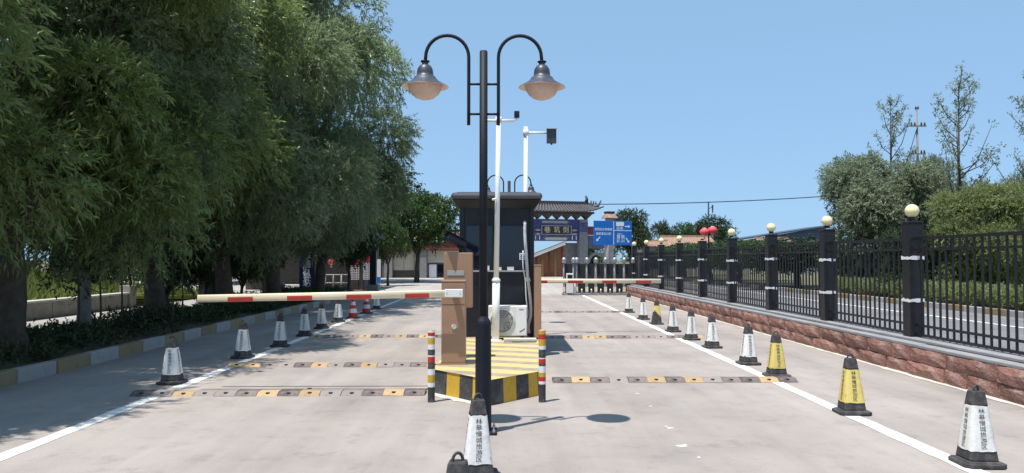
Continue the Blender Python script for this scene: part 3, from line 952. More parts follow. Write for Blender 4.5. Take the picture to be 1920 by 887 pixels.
# licence plate camera machine behind the left cabinet
kx = (P(832, 500, 10.9).x + P(886, 500, 10.9).x) / 2; kw = (P(886, 500, 10.9).x - P(832, 500, 10.9).x) / 2
km = thing('plate_reader', 'brown plate reading machine with a black camera on top behind the barrier cabinet', 'camera machine', (kx, 10.90, 0.30))
part(km, 'head_box', MB().bb((-kw, 0, .72), (kw, .22, 1.50)), 'brown', 0.010)
part(km, 'stem', MB().bb((-kw + .03, .04, .02), (kw - .14, .19, .72)), 'brown', 0.005)
part(km, 'foot_plate', MB().bb((-kw + .01, .02, 0), (kw - .12, .21, .02)), 'black_metal')
part(km, 'screen_strip', MB().bb((-kw + .05, -.006, 1.175), (kw - .12, .002, 1.245)), 'grey_l', 0.002)
part(km, 'camera_bracket', MB().tube([(.03, .10, 1.50), (.03, .10, 1.56), (.0, .08, 1.60)], .026, 10), 'dark')
rotc = Euler((R(-22), R(-10), R(-52))).to_matrix()
hc = MB().box((-.04, .04, 1.665), (.115, .33, .10), rot=rotc)
co = part(km, 'camera_housing', hc, 'black_metal', 0.012)
cc = Vector((-.04, .04, 1.665))
put('hood', MB().box(cc + rotc @ Vector((0, -.03, .062)), (.135, .36, .010), rot=rotc).mesh('hood', 'black_metal', 0.003), co)
put('lens', MB().box(cc + rotc @ Vector((0, -.167, 0)), (.085, .006, .075), rot=rotc).mesh('lens', 'glass'), co)

# ------------------------------------------------------------------ white camera poles
wp = thing('camera_pole', 'white steel pole with a short cross arm and small camera standing by the air conditioner', 'camera pole', (P(929, 632, 13.35).x, 13.35, 0.30))
topz = P(935, 222, 13.35).z - .30
tx = P(935, 222, 13.35).x - wp.location.x
part(wp, 'sleeve', MB().tube([(0, 0, .02), (.012, 0, 1.02)], [.066, .066], 18).lathe([(.066, 1.02), (.076, 1.03), (.076, 1.05), (.048, 1.09)], (.012, 0, 0), 18), 'white')
part(wp, 'mast', MB().tube([(.012, 0, 1.06), (tx, 0, topz)], [.047, .040], 16), 'white')
part(wp, 'base_flange', MB().lathe([(.11, 0), (.11, .018), (.066, .02)], n=18), 'white')
za = P(935, 226, 13.35).z - .30
ar = MB().tube([(tx - .24, 0, za), (tx + .27, 0, za - .005)], .024, 12)
part(wp, 'cross_arm', ar, 'white')
part(wp, 'arm_collar', MB().tube([(tx, 0, za - .045), (tx, 0, za + .06)], .055, 14), 'white')
cx_ = P(969, 215, 13.35).x - wp.location.x; cz_ = P(969, 215, 13.35).z - .30
cm = part(wp, 'camera', MB().bb((cx_ - .045, -.09, cz_ - .05), (cx_ + .045, .09, cz_ + .05)), 'black_metal', 0.008)
put('camera_stem', MB().tube([(tx + .25, 0, za), (cx_, 0, za + .01), (cx_, 0, cz_ - .05)], .010, 8).mesh('camera_stem', 'white'), cm)
put('lens', MB().bb((cx_ - .03, -.094, cz_ - .03), (cx_ + .03, -.0905, cz_ + .03)).mesh('lens', 'glass'), cm)
z_ = P(933, 373, 13.35).z - .30
part(wp, 'clip', MB().tube([(.02, -.06, z_), (-.06, -.07, z_ - .02)], .018, 8), 'white')

fp = thing('camera_pole', 'thin white pole with one side arm and dark flat floodlight rising behind the booth', 'camera pole', (P(986, 240, 17.1).x, 17.1, 0.30))
tz = P(987, 238, 17.1).z - .30
part(fp, 'mast', MB().tube([(-.02, 0, .015), (.0, 0, tz)], [.055, .045], 14), 'white')
part(fp, 'base_flange', MB().lathe([(.10, 0), (.10, .018), (.055, .02)], (-.02, 0, 0), 16), 'white')
za = P(987, 249, 17.1).z - .30; xe = P(1026, 249, 17.1).x - fp.location.x
part(fp, 'side_arm', MB().tube([(0, 0, za), (xe, 0, za)], .026, 10), 'white')
part(fp, 'arm_collar', MB().tube([(0, 0, za - .07), (0, 0, za + .07)], .062, 12), 'white')
x0 = P(1025, 256, 17.1).x - fp.location.x; x1 = P(1043, 256, 17.1).x - fp.location.x
zt = P(1034, 243, 17.1).z - .30; zb = P(1034, 269, 17.1).z - .30
lt = part(fp, 'light_panel', MB().bb((x0, -.05, zb), (x1, .05, zt)), 'shade', 0.006)
put('hood', MB().bb((x0 - .01, -.09, zt + .001), (x1 + .01, .06, zt + .016)).mesh('hood', 'alu'), lt)
put('stud', MB().lathe([(.02, 0), (.02, -.03), (.001, -.032)], ((x0 + x1) / 2, 0, zb), 10).mesh('stud', 'dark'), lt)

# ------------------------------------------------------------------ striped bollards
def bollard(label, u, v, bands, h=.86, r=.043):
    p = G(u, v)
    t = thing('bollard', label, 'bollard', (p.x, p.y + r, 0), 0, 'striped steel bollards at the island corners')
    prev = 0
    for (f, m) in bands:
        b = MB().lathe([(r, prev * h), (r, f * h)], n=18)
        part(t, 'band', b, m)
        prev = f
    part(t, 'top_cap', MB().lathe([(r, h * prev), (r * .96, h * prev + .006), (.001, h * prev + .012)], n=18), 'bump_y')
    return t
bollard('striped bollard at the left corner of the island, two black bands in its middle', 808, 755,
        [(.21, 'island_black'), (.27, 'white'), (.38, 'yellow'), (.46, 'white'), (.55, 'island_black'), (.63, 'red'), (.65, 'white'), (.73, 'island_black'), (.80, 'white'), (.89, 'yellow'), (.915, 'white'), (.965, 'red'), (.99, 'white')])
bollard('striped bollard at the right corner of the island, with three red bands', 1017, 755,
        [(.25, 'island_black'), (.29, 'white'), (.35, 'red'), (.41, 'yellow'), (.50, 'white'), (.535, 'island_black'), (.60, 'red'), (.615, 'white'), (.73, 'island_black'), (.78, 'white'), (.87, 'yellow'), (.94, 'red'), (.99, 'yellow')])

# ------------------------------------------------------------------ square cones with lettered covers
CT = '林皋慢城旅游区'
def cone_w(z):   # half width of the cone body at height z
    return 0.113 + (0.046 - 0.113) * (z - 0.045) / (0.60 - 0.045)
def cover_mesh(mat, seed, torn=False):
    rg = random.Random(seed)
    b = MB(); vs = []
    nz, nk = 9, 5
    z0, z1 = 0.125, 0.488
    for j in range(nz + 1):
        z = z0 + (z1 - z0) * j / nz
        wv = cone_w(z) + .006
        ring = []
        for a, c in (((-1, -1), (1, -1)), ((1, -1), (1, 1)), ((1, 1), (-1, 1)), ((-1, 1), (-1, -1))):
            for i in range(nk):
                t = i / nk
                x = a[0] + (c[0] - a[0]) * t; y = a[1] + (c[1] - a[1]) * t
                k = 0.965 if i == 0 else 1
                bul = 0.004 * math.sin(PI * t) + rg.uniform(-.0022, .0022)
                ring.append(((x * k) * (wv + bul), (y * k) * (wv + bul), z + (rg.uniform(-.006, .006) if j in (0, nz) else 0)))
        vs += ring
    n = 4 * nk
    fs = []
    for j in range(nz):
        for k in range(n):
            if torn:
                # the front and left faces are ripped away below a slanting tear
                if k < nk and (j < 6 - k * 1.3 or j < 2): continue
                if k >= 3 * nk and j < 5: continue
            fs.append((j * n + k, j * n + (k + 1) % n, (j + 1) * n + (k + 1) % n, (j + 1) * n + k))
    b.add(vs, fs, 0, True)
    return b.mesh('cover', mat)
b = MB()
b.prism([(-.172, -.125), (-.125, -.172), (.125, -.172), (.172, -.125), (.172, .125), (.125, .172), (-.125, .172), (-.172, .125)], 0, .032)
b.frustum((0, 0), .135, .118, .032, .046)
cone_base = b.mesh('base_plate', 'cone_black', 0.006)
b = MB().frustum((0, 0), cone_w(.046) + .004, cone_w(.60), .046, .60)
cone_body = b.mesh('body', 'cone_black', 0.010)
hp = [(.030 * math.cos(a), 0, .602 + .045 * math.sin(a)) for a in [PI * k / 10 for k in range(11)]]
cone_handle = MB().tube([(.030, 0, .575)] + hp + [(-.030, 0, .575)], .009, 8).mesh('handle', 'cone_black')
cone_cap = MB().frustum((0, 0), cone_w(.490) + .006, cone_w(.604) + .003, .490, .604).mesh('top_cap', 'cone_black', 0.008)
covers = {('w', i): cover_mesh('cover_w', 30 + i) for i in range(3)}
covers[('y', 0)] = cover_mesh('cover_y', 41); covers[('y', 1)] = cover_mesh('cover_y', 43)
covers[('t', 0)] = cover_mesh('cover_y', 45, True)
tm = text_mesh('\n'.join(CT), 0.05, 'ink', bold=0.0, line=1.0)
zs = [v.co.y for v in tm.vertices]; xs = [v.co.x for v in tm.vertices]
ky = 0.325 / (max(zs) - min(zs)); kx = 0.050 / (max(xs) - min(xs))
tm.transform(Matrix.Diagonal((kx, ky, 1, 1)) @ Matrix.Translation((-(max(xs) + min(xs)) / 2, -(max(zs) + min(zs)) / 2, 0)))
slope = math.atan((cone_w(0.125) - cone_w(0.488)) / 0.363)
zc = 0.308
def make_cone(kind, var, label, loc, rz, group):
    t = thing('traffic_cone', label, 'traffic cone', loc, rz, group)
    t.rotation_euler = (rng.uniform(-.014, .014), rng.uniform(-.014, .014), rz)
    put('base_plate', cone_base, t); put('body', cone_body, t); put('handle', cone_handle, t, (0, 0, 0), (0, 0, rng.uniform(-.5, .5)))
    put('top_cap', cone_cap, t)
    put('cover', covers[(kind, var)], t)
    for k in range(4 if kind != 't' else 0):
        a = k * PI / 2; r_ = cone_w(zc) + .0115
        put('lettering', tm, t, (r_ * math.sin(a), -r_ * math.cos(a), zc), (R(90) - slope, 0, a))
    return t
GR, GL = 'lettered cones along the right lane line', 'cones along the left lane line'
right_cones = [
    ('w', 0, 1832, 871, 'large white lettered cone at the bottom right corner, nearest to the stone wall'),
    ('y', 0, 1597, 775, 'nearer and larger of the two yellow lettered cones, standing alone on the right lane line'),
    ('y', 1, 1456, 706, 'yellow lettered cone standing at the right end of the near right speed bump'),
    ('w', 1, 1403, 683, 'white lettered cone just behind the farther yellow cone'),
    ('w', 2, 1335, 652, 'white lettered cone by the middle speed bump, second one behind the farther yellow cone'),
    ('w', 0, 1296, 637, 'white lettered cone standing at the right end of the middle right speed bump'),
    ('w', 1, 1262, 622, 'white lettered cone just in front of the torn cone on the right line'),
    ('t', 0, 1231, 608, 'cone with a torn yellowish cover showing its black body'),
    ('w', 2, 1206, 599, 'white lettered cone just behind the torn cone on the right line'),
    ('w', 0, 1179, 586, 'white lettered cone on the right line at the end of the far right speed bump'),
    ('w', 1, 1187, 553, 'white cone standing by the far end of the stone wall near the folding gate'),
]
for kind, var, u, v, lab in right_cones:
    p = G(u, v); p.z = 0.005
    make_cone(kind, var, lab, p, rng.uniform(-.08, .08), GR)
left_cones = [
    ('w', 2, 323, 719, 'white lettered cone nearest on the left, at the left end of the near speed bump'),
    ('w', 1, 455, 671, 'white lettered cone second from the front on the left line, beside the second speed bump'),
    ('w', 0, 525, 650, 'white lettered cone third from the front on the left line, in tree shade'),
    ('w', 2, 571, 630, 'white lettered cone at the left end of the third left speed bump'),
    ('w', 1, 603, 616, 'white lettered cone in shade under the lowered boom, fifth from the front on the left'),
    ('w', 0, 634, 604, 'white lettered cone under the boom just in front of the red and white cones'),
    ('w', 2, 706, 580, 'farthest white cone on the left line, behind both red and white cones'),
]
for kind, var, u, v, lab in left_cones:
    p = G(u, v); p.z = 0.005
    make_cone(kind, var, lab, p, rng.uniform(-.08, .08), GL)
make_cone('w', 1, 'white lettered cone in the foreground at the foot of the tall black lamp', (P(895, 860, 6.05).x, 6.05, .005), R(8), 'lettered cones in front of the lamp')
make_cone('w', 0, 'nearest cone, of which only the black top and handle rise into the picture', (P(857, 870, 4.2).x, 4.2, .005), R(-4), 'lettered cones in front of the lamp')
# round red and white cones
def red_cone(label, u, v):
    p = G(u, v)
    t = thing('round_cone', label, 'traffic cone', (p.x, p.y, .005), 0, 'red and white round cones')
    part(t, 'base_plate', MB().box((0, 0, .02), (.36, .36, .04)), 'cone_black', .01)
    rr = lambda z: .135 + (.03 - .135) * (z - .04) / .60
    lv = [.04, .16, .28, .38, .48, .64]
    for i in range(5):
        part(t, 'band', MB().lathe([(rr(lv[i]), lv[i]), (rr(lv[i + 1]), lv[i + 1])] + ([(.001, .645)] if i == 4 else []), n=18), 'red' if i % 2 == 0 else 'cover_w')
    return t
red_cone('red and white round cone, nearer of the pair under the lowered left boom', 662, 597)
red_cone('red and white round cone, farther of the pair under the lowered left boom', 687, 588)

# ------------------------------------------------------------------ speed bumps, rubber blocks bolted in a row
def seg_mesh(mat):
    b = MB(); wd, dpt, h = .262, .34, .048
    prof = [(-dpt / 2, 0), (-dpt / 2 + .02, .012), (-.07, h), (.07, h), (dpt / 2 - .02, .012), (dpt / 2, 0)]
    n = len(prof)
    vs = [(-wd / 2 + .003, y, z) for y, z in prof] + [(wd / 2 - .003, y, z) for y, z in prof]
    b.add(vs, [(k, n + k, n + k + 1, k + 1) for k in range(n - 1)] + [tuple(range(n)), tuple(reversed(range(n, 2 * n)))])
    b.lathe([(.026, .030), (.026, .041), (.014, .041), (.012, .034), (.001, .034)], (0, -.105, 0), 10, 1)
    return b.mesh('segment', [mat, 'dark'])
SEG = {k: seg_mesh(m) for k, m in (('y', 'bump_y'), ('k', 'bump_k'), ('p', 'bump_p'))}
def speed_bump(label, x0, y, pattern, skew=0.0):
    t = thing('speed_bump', label, 'speed bump', (x0, y, 0.003), skew, 'rubber speed bumps across the lanes')
    for i, c in enumerate(pattern):
        if c == ' ': continue
        put('segment', SEG[c], t, (.131 + .262 * i, rng.uniform(-.008, .008), rng.uniform(-.006, .002)), (rng.uniform(-.012, .012), rng.uniform(-.012, .012), rng.uniform(-.015, .015)))
speed_bump('near left speed bump of yellow and black rubber blocks before the striped bollard', -4.62, 9.82, 'kpyppkykyppkyk')
speed_bump('second left speed bump running from the second cone to the barrier cabinet', -4.32, 12.40, 'yyppkypkyppky')
speed_bump('third left speed bump, the farthest one across the left lane', -4.15, 17.0, 'ypppykpykykppp')
speed_bump('near right speed bump ending at the yellow cone', 0.72, 10.80, 'kykpkykypkkyk')
speed_bump('middle right speed bump running from the booth to the right lane line', 0.98, 16.75, 'ppkyykkpppkky')
speed_bump('far right speed bump at the height of the far boom', 1.20, 24.8, 'ppkpppkppkpp')
cbl = thing('road_cable', 'thin black cable lying across the left lane behind the near speed bump', 'cable', (-4.2, 10.12, 0))
b = MB().tube([(0.3 + .25 * i, .012 * math.sin(i * 1.3), .008) for i in range(13)], .008, 6)
part(cbl, 'cable', b, 'cable'); part(cbl, 'clamp', MB().box((1.7, .012, .012), (.05, .05, .02)), 'dark')

# ------------------------------------------------------------------ folding gate
fg = thing('folding_gate', 'stainless folding gate with curved post heads and dark panels across the road end', 'gate', (0, 37.0, 0))
us = [1057, 1075, 1081, 1100, 1117, 1135, 1152, 1170, 1187]
pm = MB().tube([(0, 0, .12), (0, 0, 1.62)], .042, 10).tube([(0, -.02, 1.55), (.01, -.05, 1.70), (.02, -.05, 1.80)], [.10, .11, .07], 10)
pm.box((0, -.02, .07), (.16, .5, .08))
post_m = pm.mesh('gate_post', 'steel')
wheel_m = MB().tube([(-.03, 0, 0), (.03, 0, 0)], .05, 10).mesh('wheel', 'dark')
hd = MB().bb((-.07, -.075, .16), (.07, -.055, .40)).mesh('reflector', 'boom')
xs_ = [P(u, 540, 37).x for u in us]
for i, x in enumerate(xs_):
    g = put('gate_post', post_m, fg, (x, 0, 0))
    put('wheel', wheel_m, g, (0, -.15, .05)); put('reflector', hd, g)
    if i < len(xs_) - 1 and xs_[i + 1] - x > .3:
        part(fg, 'mesh_panel', MB().bb((x + .052, -.012, .10), (xs_[i + 1] - .052, .012, 1.50)), 'dark')
        part(fg, 'foot_bar', MB().bb((x + .09, -.10, .03), (xs_[i + 1] - .09, .10, .08)), 'grey')
        part(fg, 'stud', MB().tube([((x + xs_[i + 1]) / 2, -.12, .03), ((x + xs_[i + 1]) / 2, -.12, .30)], [.06, .035], 8), 'steel')
mo = part(fg, 'motor_box', MB().bb((P(1061, 540, 37).x, -.35, .10), (P(1074, 540, 37).x, -.13, 1.05)), 'ac', .02)
put('screen', MB().bb((P(1063, 540, 37).x, -.355, .78), (P(1072, 540, 37).x, -.351, .98)).mesh('screen', 'glass'), mo)

# ------------------------------------------------------------------ blue road sign
sc_ = P(1149, 437, 45)
sg = thing('road_sign', 'large blue direction sign with white writing and arrows behind the folding gate', 'road sign', (sc_.x, 45.0, 0), R(22))
SW, SH = 2.58, 1.42
pz = sc_.z
part(sg, 'panel', MB().bb((-SW / 2, -.03, pz - SH / 2), (SW / 2, 0, pz + SH / 2)), 'sign', .01)
part(sg, 'post', MB().tube([(-.35, .12, 0), (-.35, .12, pz + SH / 2 - .1)], .14, 14), 'grey_l')
for z in (pz - .4, pz + .4):
    part(sg, 'brace', MB().bb((-1.0, .0, z - .04), (1.0, .05, z + .04)), 'grey')
b = MB()
yf = -.034
b.bb((.02, yf - .003, pz - SH / 2 + .02), (.06, yf, pz + SH / 2 - .02))
b.bb((.06, yf - .003, pz + .13), (SW / 2 - .02, yf, pz + .165))
part(sg, 'divider', b, 'sign_w')
def sign_text(s, x, z, size, line=1.0):
    m = text_mesh(s, size, 'sign_w', bold=.012, line=line)
    put('lettering', m, sg, (x, yf - .002, z), (R(90), 0, 0))
sign_text('陕西白水林皋湖', -.64, pz + .20, .165)
sign_text('国家湿地公园', -.64, pz - .06, .165)
sign_text('白水', .46, pz + .28, .24)
sign_text('G3511', .46, pz - .06, .13)
sign_text('蒲\n城', .36, pz - .36, .24, .98)
sign_text('铜\n川', .66, pz - .36, .24, .98)
part(sg, 'blank_patch', MB().bb((.20, yf - .003, pz + .42), (.74, yf, pz + .66)), 'sign_w')
def arrow(x, z, ang, L=.36):
    b = MB(); vs = [(-L / 2, -.03), (L * .15, -.03), (L * .15, -.10), (L / 2, 0), (L * .15, .10), (L * .15, .03), (-L / 2, .03)]
    ca, sa = math.cos(ang), math.sin(ang)
    b.add([(x + a * ca - c * sa, yf - .002, z + a * sa + c * ca) for a, c in vs], [(0, 1, 5, 6), (1, 2, 3), (1, 3, 5), (3, 4, 5)])
    part(sg, 'arrow', b, 'sign_w')
arrow(.98, pz + .40, 0); arrow(.98, pz - .42, R(-52)); arrow(-1.0, pz - .36, R(225))

# ------------------------------------------------------------------ memorial archway
pa = P(1042, 440, 60)
pf = thing('archway', 'traditional painted archway with grey tiled roof and a black name board', 'archway', (pa.x, 60, 0), R(14))
zt = lambda v: P(1042, v, 60).z
H_beam0, H_beam1 = zt(452), zt(411)
for x in (-2.2, 2.2):
    c = part(pf, 'column', MB().bb((x - .35, -.35, 0), (x + .35, .35, H_beam1)), 'grey', .03)
    put('column_base', MB().bb((x - .42, -.42, 0), (x + .42, .42, .9)).mesh('column_base', 'grey_l', .05), c)
    put('column_crest', MB().bb((x - .355, -.36, H_beam1 - 1.0), (x + .355, -.352, H_beam1 - .25)).mesh('column_crest', 'gblue'), c)
part(pf, 'beam', MB().bb((-1.85, -.2, H_beam0), (1.85, .2, H_beam1)), 'gblue', .01)
part(pf, 'beam_trim', MB().bb((-1.2, -.23, H_beam1 - .32), (.9, -.201, H_beam1 - .14)), 'grey_l')
for x in (-1.55, 1.45):
    lb = part(pf, 'painted_panel', MB().bb((x - .32, -.23, H_beam0 + .1), (x + .32, -.201, H_beam1 - .08)), 'gblue2')
    for zz_ in (.55, .85):
        put('ornament', MB().lathe([(.03, -.10), (.24, -.04), (.24, .04), (.03, .10)], (x, -.235, H_beam0 + zz_), 10).mesh('ornament', 'grey_l'), lb)
    for dx in (-.16, .16):
        put('white_strip', MB().bb((x + dx - .03, -.238, H_beam0 + .1), (x + dx + .03, -.231, H_beam0 + .42)).mesh('white_strip', 'sign_w'), lb)
pl0, pl1 = H_beam0 + .62, H_beam0 + 1.2
zp = (zt(421.5) + zt(446)) / 2 + .08
pq = part(pf, 'name_board', MB().bb((-1.2, -.30, zp - .31), (1.15, -.24, zp + .31)), 'plaque')
fr = MB()
for q in (((-1.26, -.31, zp + .311), (1.21, -.24, zp + .36)), ((-1.26, -.31, zp - .36), (1.21, -.24, zp - .311)), ((-1.26, -.31, zp - .311), (-1.201, -.24, zp + .311)), ((1.151, -.31, zp - .311), (1.21, -.24, zp + .311))): fr.bb(*q)
put('board_frame', fr.mesh('board_frame', 'grey_l'), pq)
for s, x in (('巷', -.78), ('玑', 0), ('剑', .74)):
    put('lettering', text_mesh(s, .52, 'gold', bold=.012), pq, (x, -.303, zp), (R(90), 0, 0))
part(pf, 'lower_trim', MB().prism([(-1.0, 0), (-.85, .12), (.75, .12), (.9, 0), (.75, -.12), (-.85, -.12)], 0, .03), 'beige', loc=(0, -.22, H_beam0 + .17), rot=(R(90), 0, 0))
# bracket sets: inverted wedges, sky shows between them
zb0, zb1 = H_beam1 + .01, zt(401)
pitch = (zb1 - zb0)
for k in range(7):
    x = -2.4 + 4.8 * k / 6 + .1
    hwid = .40
    b = MB()
    vs = []
    for y in (-.45, .45):
        ysc = .4 if False else 1
        vs += [(x - .03, y * .5, zb0), (x + .03, y * .5, zb0), (x + hwid, y, zb1), (x - hwid, y, zb1)]
    b.add(vs, [(0, 1, 2, 3), (7, 6, 5, 4), (0, 4, 5, 1), (1, 5, 6, 2), (2, 6, 7, 3), (3, 7, 4, 0)])
    part(pf, 'bracket_set', b, 'timber')
part(pf, 'eave_beam', MB().bb((-3.0, -.6, zb1 + .005), (3.0, .6, zb1 + .16)), 'timber')
def hip_roof(t, xw, yd, z0, z1, rx, lift, mat='tile', rmat='tile2', n=26):
    """concave tiled roof: eaves at z0 (upturned corners), ridge at z1 from -rx to rx"""
    rows = 7
    for sgn in (-1, 1):
        b = MB(); vs = []
        for i in range(n + 1):
            s = -1 + 2 * i / n
            for j in range(rows + 1):
                q = j / rows
                xe = s * xw; xr = s * rx
                x = xe + (xr - xe) * q
                up = lift * max(0, abs(s) - .55) ** 2 / .2 * (1 - q) ** 2
                z = z0 + (z1 - z0) * (q ** 1.35) + up
                vs.append((x, sgn * yd * (1 - q), z))
        fs = [(i * (rows + 1) + j, (i + 1) * (rows + 1) + j, (i + 1) * (rows + 1) + j + 1, i * (rows + 1) + j + 1) for i in range(n) for j in range(rows)]
        if sgn > 0: fs = [tuple(reversed(f)) for f in fs]
        b.add(vs, fs, 0, True)
        part(t, 'roof_slope', b, mat)
        rb = MB()
        for i in range(n + 1):
            rb.tube([Vector(vs[i * (rows + 1) + j]) + Vector((0, sgn * .01, .03)) for j in range(0, rows + 1)], .065, 6)
        part(t, 'tile_rows', rb, rmat)
    for s in (-1, 1):
        part(t, 'hip_ridge', MB().tube([(s * (rx + .1), 0, z1 + .1), (s * (rx + (xw - rx) * .6), 0, z0 + (z1 - z0) * .62 + .1), (s * xw, 0, z0 + lift + .15), (s * (xw + .25), 0, z0 + lift + .6)], [.12, .11, .10, .05], 8), mat)
    part(t, 'ridge', MB().bb((-rx - .05, -.11, z1 - .02), (rx + .05, .11, z1 + .26)), mat, .03)
hip_roof(pf, 3.55, 1.15, zb1 + .12, zt(383), 2.6, .40)
for x in (-2.55, 2.55):
    part(pf, 'ridge_beast', MB().tube([(x, 0, zt(384) + .25), (x + .05, 0, zt(384) + .5), (x - .05, 0, zt(384) + .75)], [.16, .12, .08], 8), 'tile')
for k, x in enumerate((2.95, 3.15, 3.35)):
    part(pf, 'roof_figure', MB().tube([(x, 0, zb1 + .85 - k * .03), (x, 0, zb1 + 1.12 - k * .03)], [.07, .03], 6), 'tile')
# right side bay: lower roof, stone arch and outer pier
part(pf, 'outer_pier', MB().bb((4.25, -.3, 0), (4.75, .3, zt(408))), 'grey', .03)
part(pf, 'pier_roof', MB().frustum((4.5, 0), .55, .30, zt(408) + .002, zt(399)), 'rtile', .02)
part(pf, 'pier_cap', MB().frustum((4.5, 0), .32, .36, zt(399) + .002, zt(395)), 'tile', .02)
part(pf, 'side_beam', MB().bb((2.56, -.18, zt(440)), (4.24, .18, zt(424))), 'brick_red')
part(pf, 'side_panel', MB().bb((2.56, -.16, zt(465)), (4.24, .16, zt(441))), 'gblue')
b = MB()
for k in range(12):
    a0, a1 = PI * k / 12, PI * (k + 1) / 12
    ro, ri = .82, .62
    vs = []
    for y in (-.2, .2):
        vs += [(3.4 + ro * math.cos(a0), y, zt(478) + ro * math.sin(a0) - .6), (3.4 + ro * math.cos(a1), y, zt(478) + ro * math.sin(a1) - .6), (3.4 + ri * math.cos(a1), y, zt(478) + ri * math.sin(a1) - .6), (3.4 + ri * math.cos(a0), y, zt(478) + ri * math.sin(a0) - .6)]
    b.add(vs, [(0, 1, 2, 3), (7, 6, 5, 4), (0, 4, 5, 1), (2, 6, 7, 3)])
part(pf, 'stone_arch', b, 'grey')
part(pf, 'left_wing', MB().bb((1.1, .7, .0), (2.3, .9, zt(455))), 'grey')

# gallery house behind the archway with sloping verge
gh = thing('gallery_house', 'low house with brown columns and sloping pale roof edge under the archway', 'house', (0, 76, 0))
gx0, gx1 = P(990, 480, 76).x, P(1062, 480, 76).x
zl_, zr_ = P(997, 486, 76).z, P(1058, 457, 76).z
part(gh, 'wall', MB().add([(gx0, .6, 0), (gx1, .6, 0), (gx1, .6, zr_ - .1), (gx0, .6, zl_ - .1), (gx0, 4, 0), (gx1, 4, 0), (gx1, 4, zr_ - .1), (gx0, 4, zl_ - .1)], [(0, 1, 2, 3), (7, 6, 5, 4), (0, 3, 7, 4), (1, 5, 6, 2), (3, 2, 6, 7)]), 'wood')
part(gh, 'roof', MB().add([(gx0 - .3, -.3, zl_ - .08), (gx1, -.3, zr_ + .02), (gx1, 4.2, zr_ + .02), (gx0 - .3, 4.2, zl_ - .08), (gx0 - .3, -.3, zl_ + .16), (gx1, -.3, zr_ + .26), (gx1, 4.2, zr_ + .26), (gx0 - .3, 4.2, zl_ + .16)], [(0, 3, 2, 1), (4, 5, 6, 7), (0, 1, 5, 4), (1, 2, 6, 5), (2, 3, 7, 6), (3, 0, 4, 7)]), 'beige')
part(gh, 'tiles', MB().add([(gx0 - .3, -.1, zl_ + .20), (gx1, -.1, zr_ + .30), (gx1, 4.2, zr_ + .30), (gx0 - .3, 4.2, zl_ + .20)], [(0, 1, 2, 3)]), 'tile')
for k in range(6):
    t_ = (k + .3) / 6
    x = gx0 + (gx1 - gx0) * t_
    part(gh, 'column', MB().tube([(x, .1, 0), (x, .1, zl_ + (zr_ - zl_) * t_ - .1)], .10, 8), 'brick_red' if k % 2 else 'wood')

# ------------------------------------------------------------------ shops at the far left of the plaza
sh0 = P(712, 500, 72).x; sh1 = P(880, 500, 72).x
shp = thing('shop_row', 'low beige shop row with maroon fascia, grey piers and shutters across the plaza', 'shop', (0, 72, 0))
zs_ = lambda v: P(800, v, 72).z
part(shp, 'wall', MB().bb((sh0, .4, 0), (sh1, 6, zs_(452))), 'beige')
part(shp, 'fascia', MB().bb((sh0, -.3, zs_(468)), (sh1, .39, zs_(455))), 'brick_red', .02)
part(shp, 'fascia_cap', MB().bb((sh0, -.4, zs_(454.5)), (sh1, .5, zs_(451))), 'lw_cap', .02)
for (u0, u1) in ((716, 736), (778, 800)):
    part(shp, 'pier', MB().bb((P(u0, 500, 72).x, -.15, 0), (P(u1, 500, 72).x, .38, zs_(468.2))), 'grey', .02)
part(shp, 'brick_pier', MB().bb((P(707, 500, 72).x, -.4, 0), (P(715, 500, 72).x, .38, zs_(462))), 'brick_red', .02)
for k in range(9):
    part(shp, 'stone', MB().bb((P(707.5 + (k % 2) * 3.2, 500, 72).x, -.43, .25 + .30 * k), (P(711.2 + (k % 2) * 3.2, 500, 72).x, -.401, .50 + .30 * k)), 'lw_cap')
for (u0, u1) in ((737, 756), (757, 776)):
    s_ = part(shp, 'shutter', MB().bb((P(u0, 500, 72).x, .30, zs_(507)), (P(u1, 500, 72).x, .385, zs_(471))), 'beige')
part(shp, 'plinth', MB().bb((P(737, 500, 72).x, .25, 0), (P(776, 500, 72).x, .385, zs_(507.3))), 'timber')
for k in range(7):
    v0 = 470 + k * 3.2
    part(shp, 'shutter_slat', MB().bb((P(801, 500, 72).x, .30, zs_(v0 + 3.0)), (P(868, 500, 72).x, .36 + .02 * (k % 2), zs_(v0))), 'beige')
dr = part(shp, 'door', MB().bb((P(802, 500, 72).x, .28, 0), (P(832, 500, 72).x, .385, zs_(494))), 'shade')
put('pane', MB().bb((P(804, 500, 72).x, .268, .05), (P(818, 500, 72).x, .278, zs_(496))).mesh('pane', 'sign_w'), dr)
put('pane', MB().bb((P(820, 500, 72).x, .268, .05), (P(831, 500, 72).x, .278, zs_(496))).mesh('pane', 'glass'), dr)
b = MB()
rz0, rz1 = zs_(447), zs_(433)
b.add([(sh0, 0, rz0), (sh1, 0, rz0), (sh1, 3.2, rz1), (sh0, 3.2, rz1), (sh1, 6.4, rz0), (sh0, 6.4, rz0)], [(0, 1, 2, 3), (3, 2, 4, 5), (0, 3, 5), (1, 4, 2)])
part(shp, 'roof', b, 'rtile')
b = MB()
k = sh0
while k < sh1:
    b.tube([(k, -.02, rz0 + .03), (k, 3.2, rz1 + .03)], .06, 5); k += .26
part(shp, 'tile_rows', b, 'rtile')
part(shp, 'ridge', MB().bb((sh0, 3.08, rz1 - .02), (sh1, 3.32, rz1 + .22)), 'tile', .02)

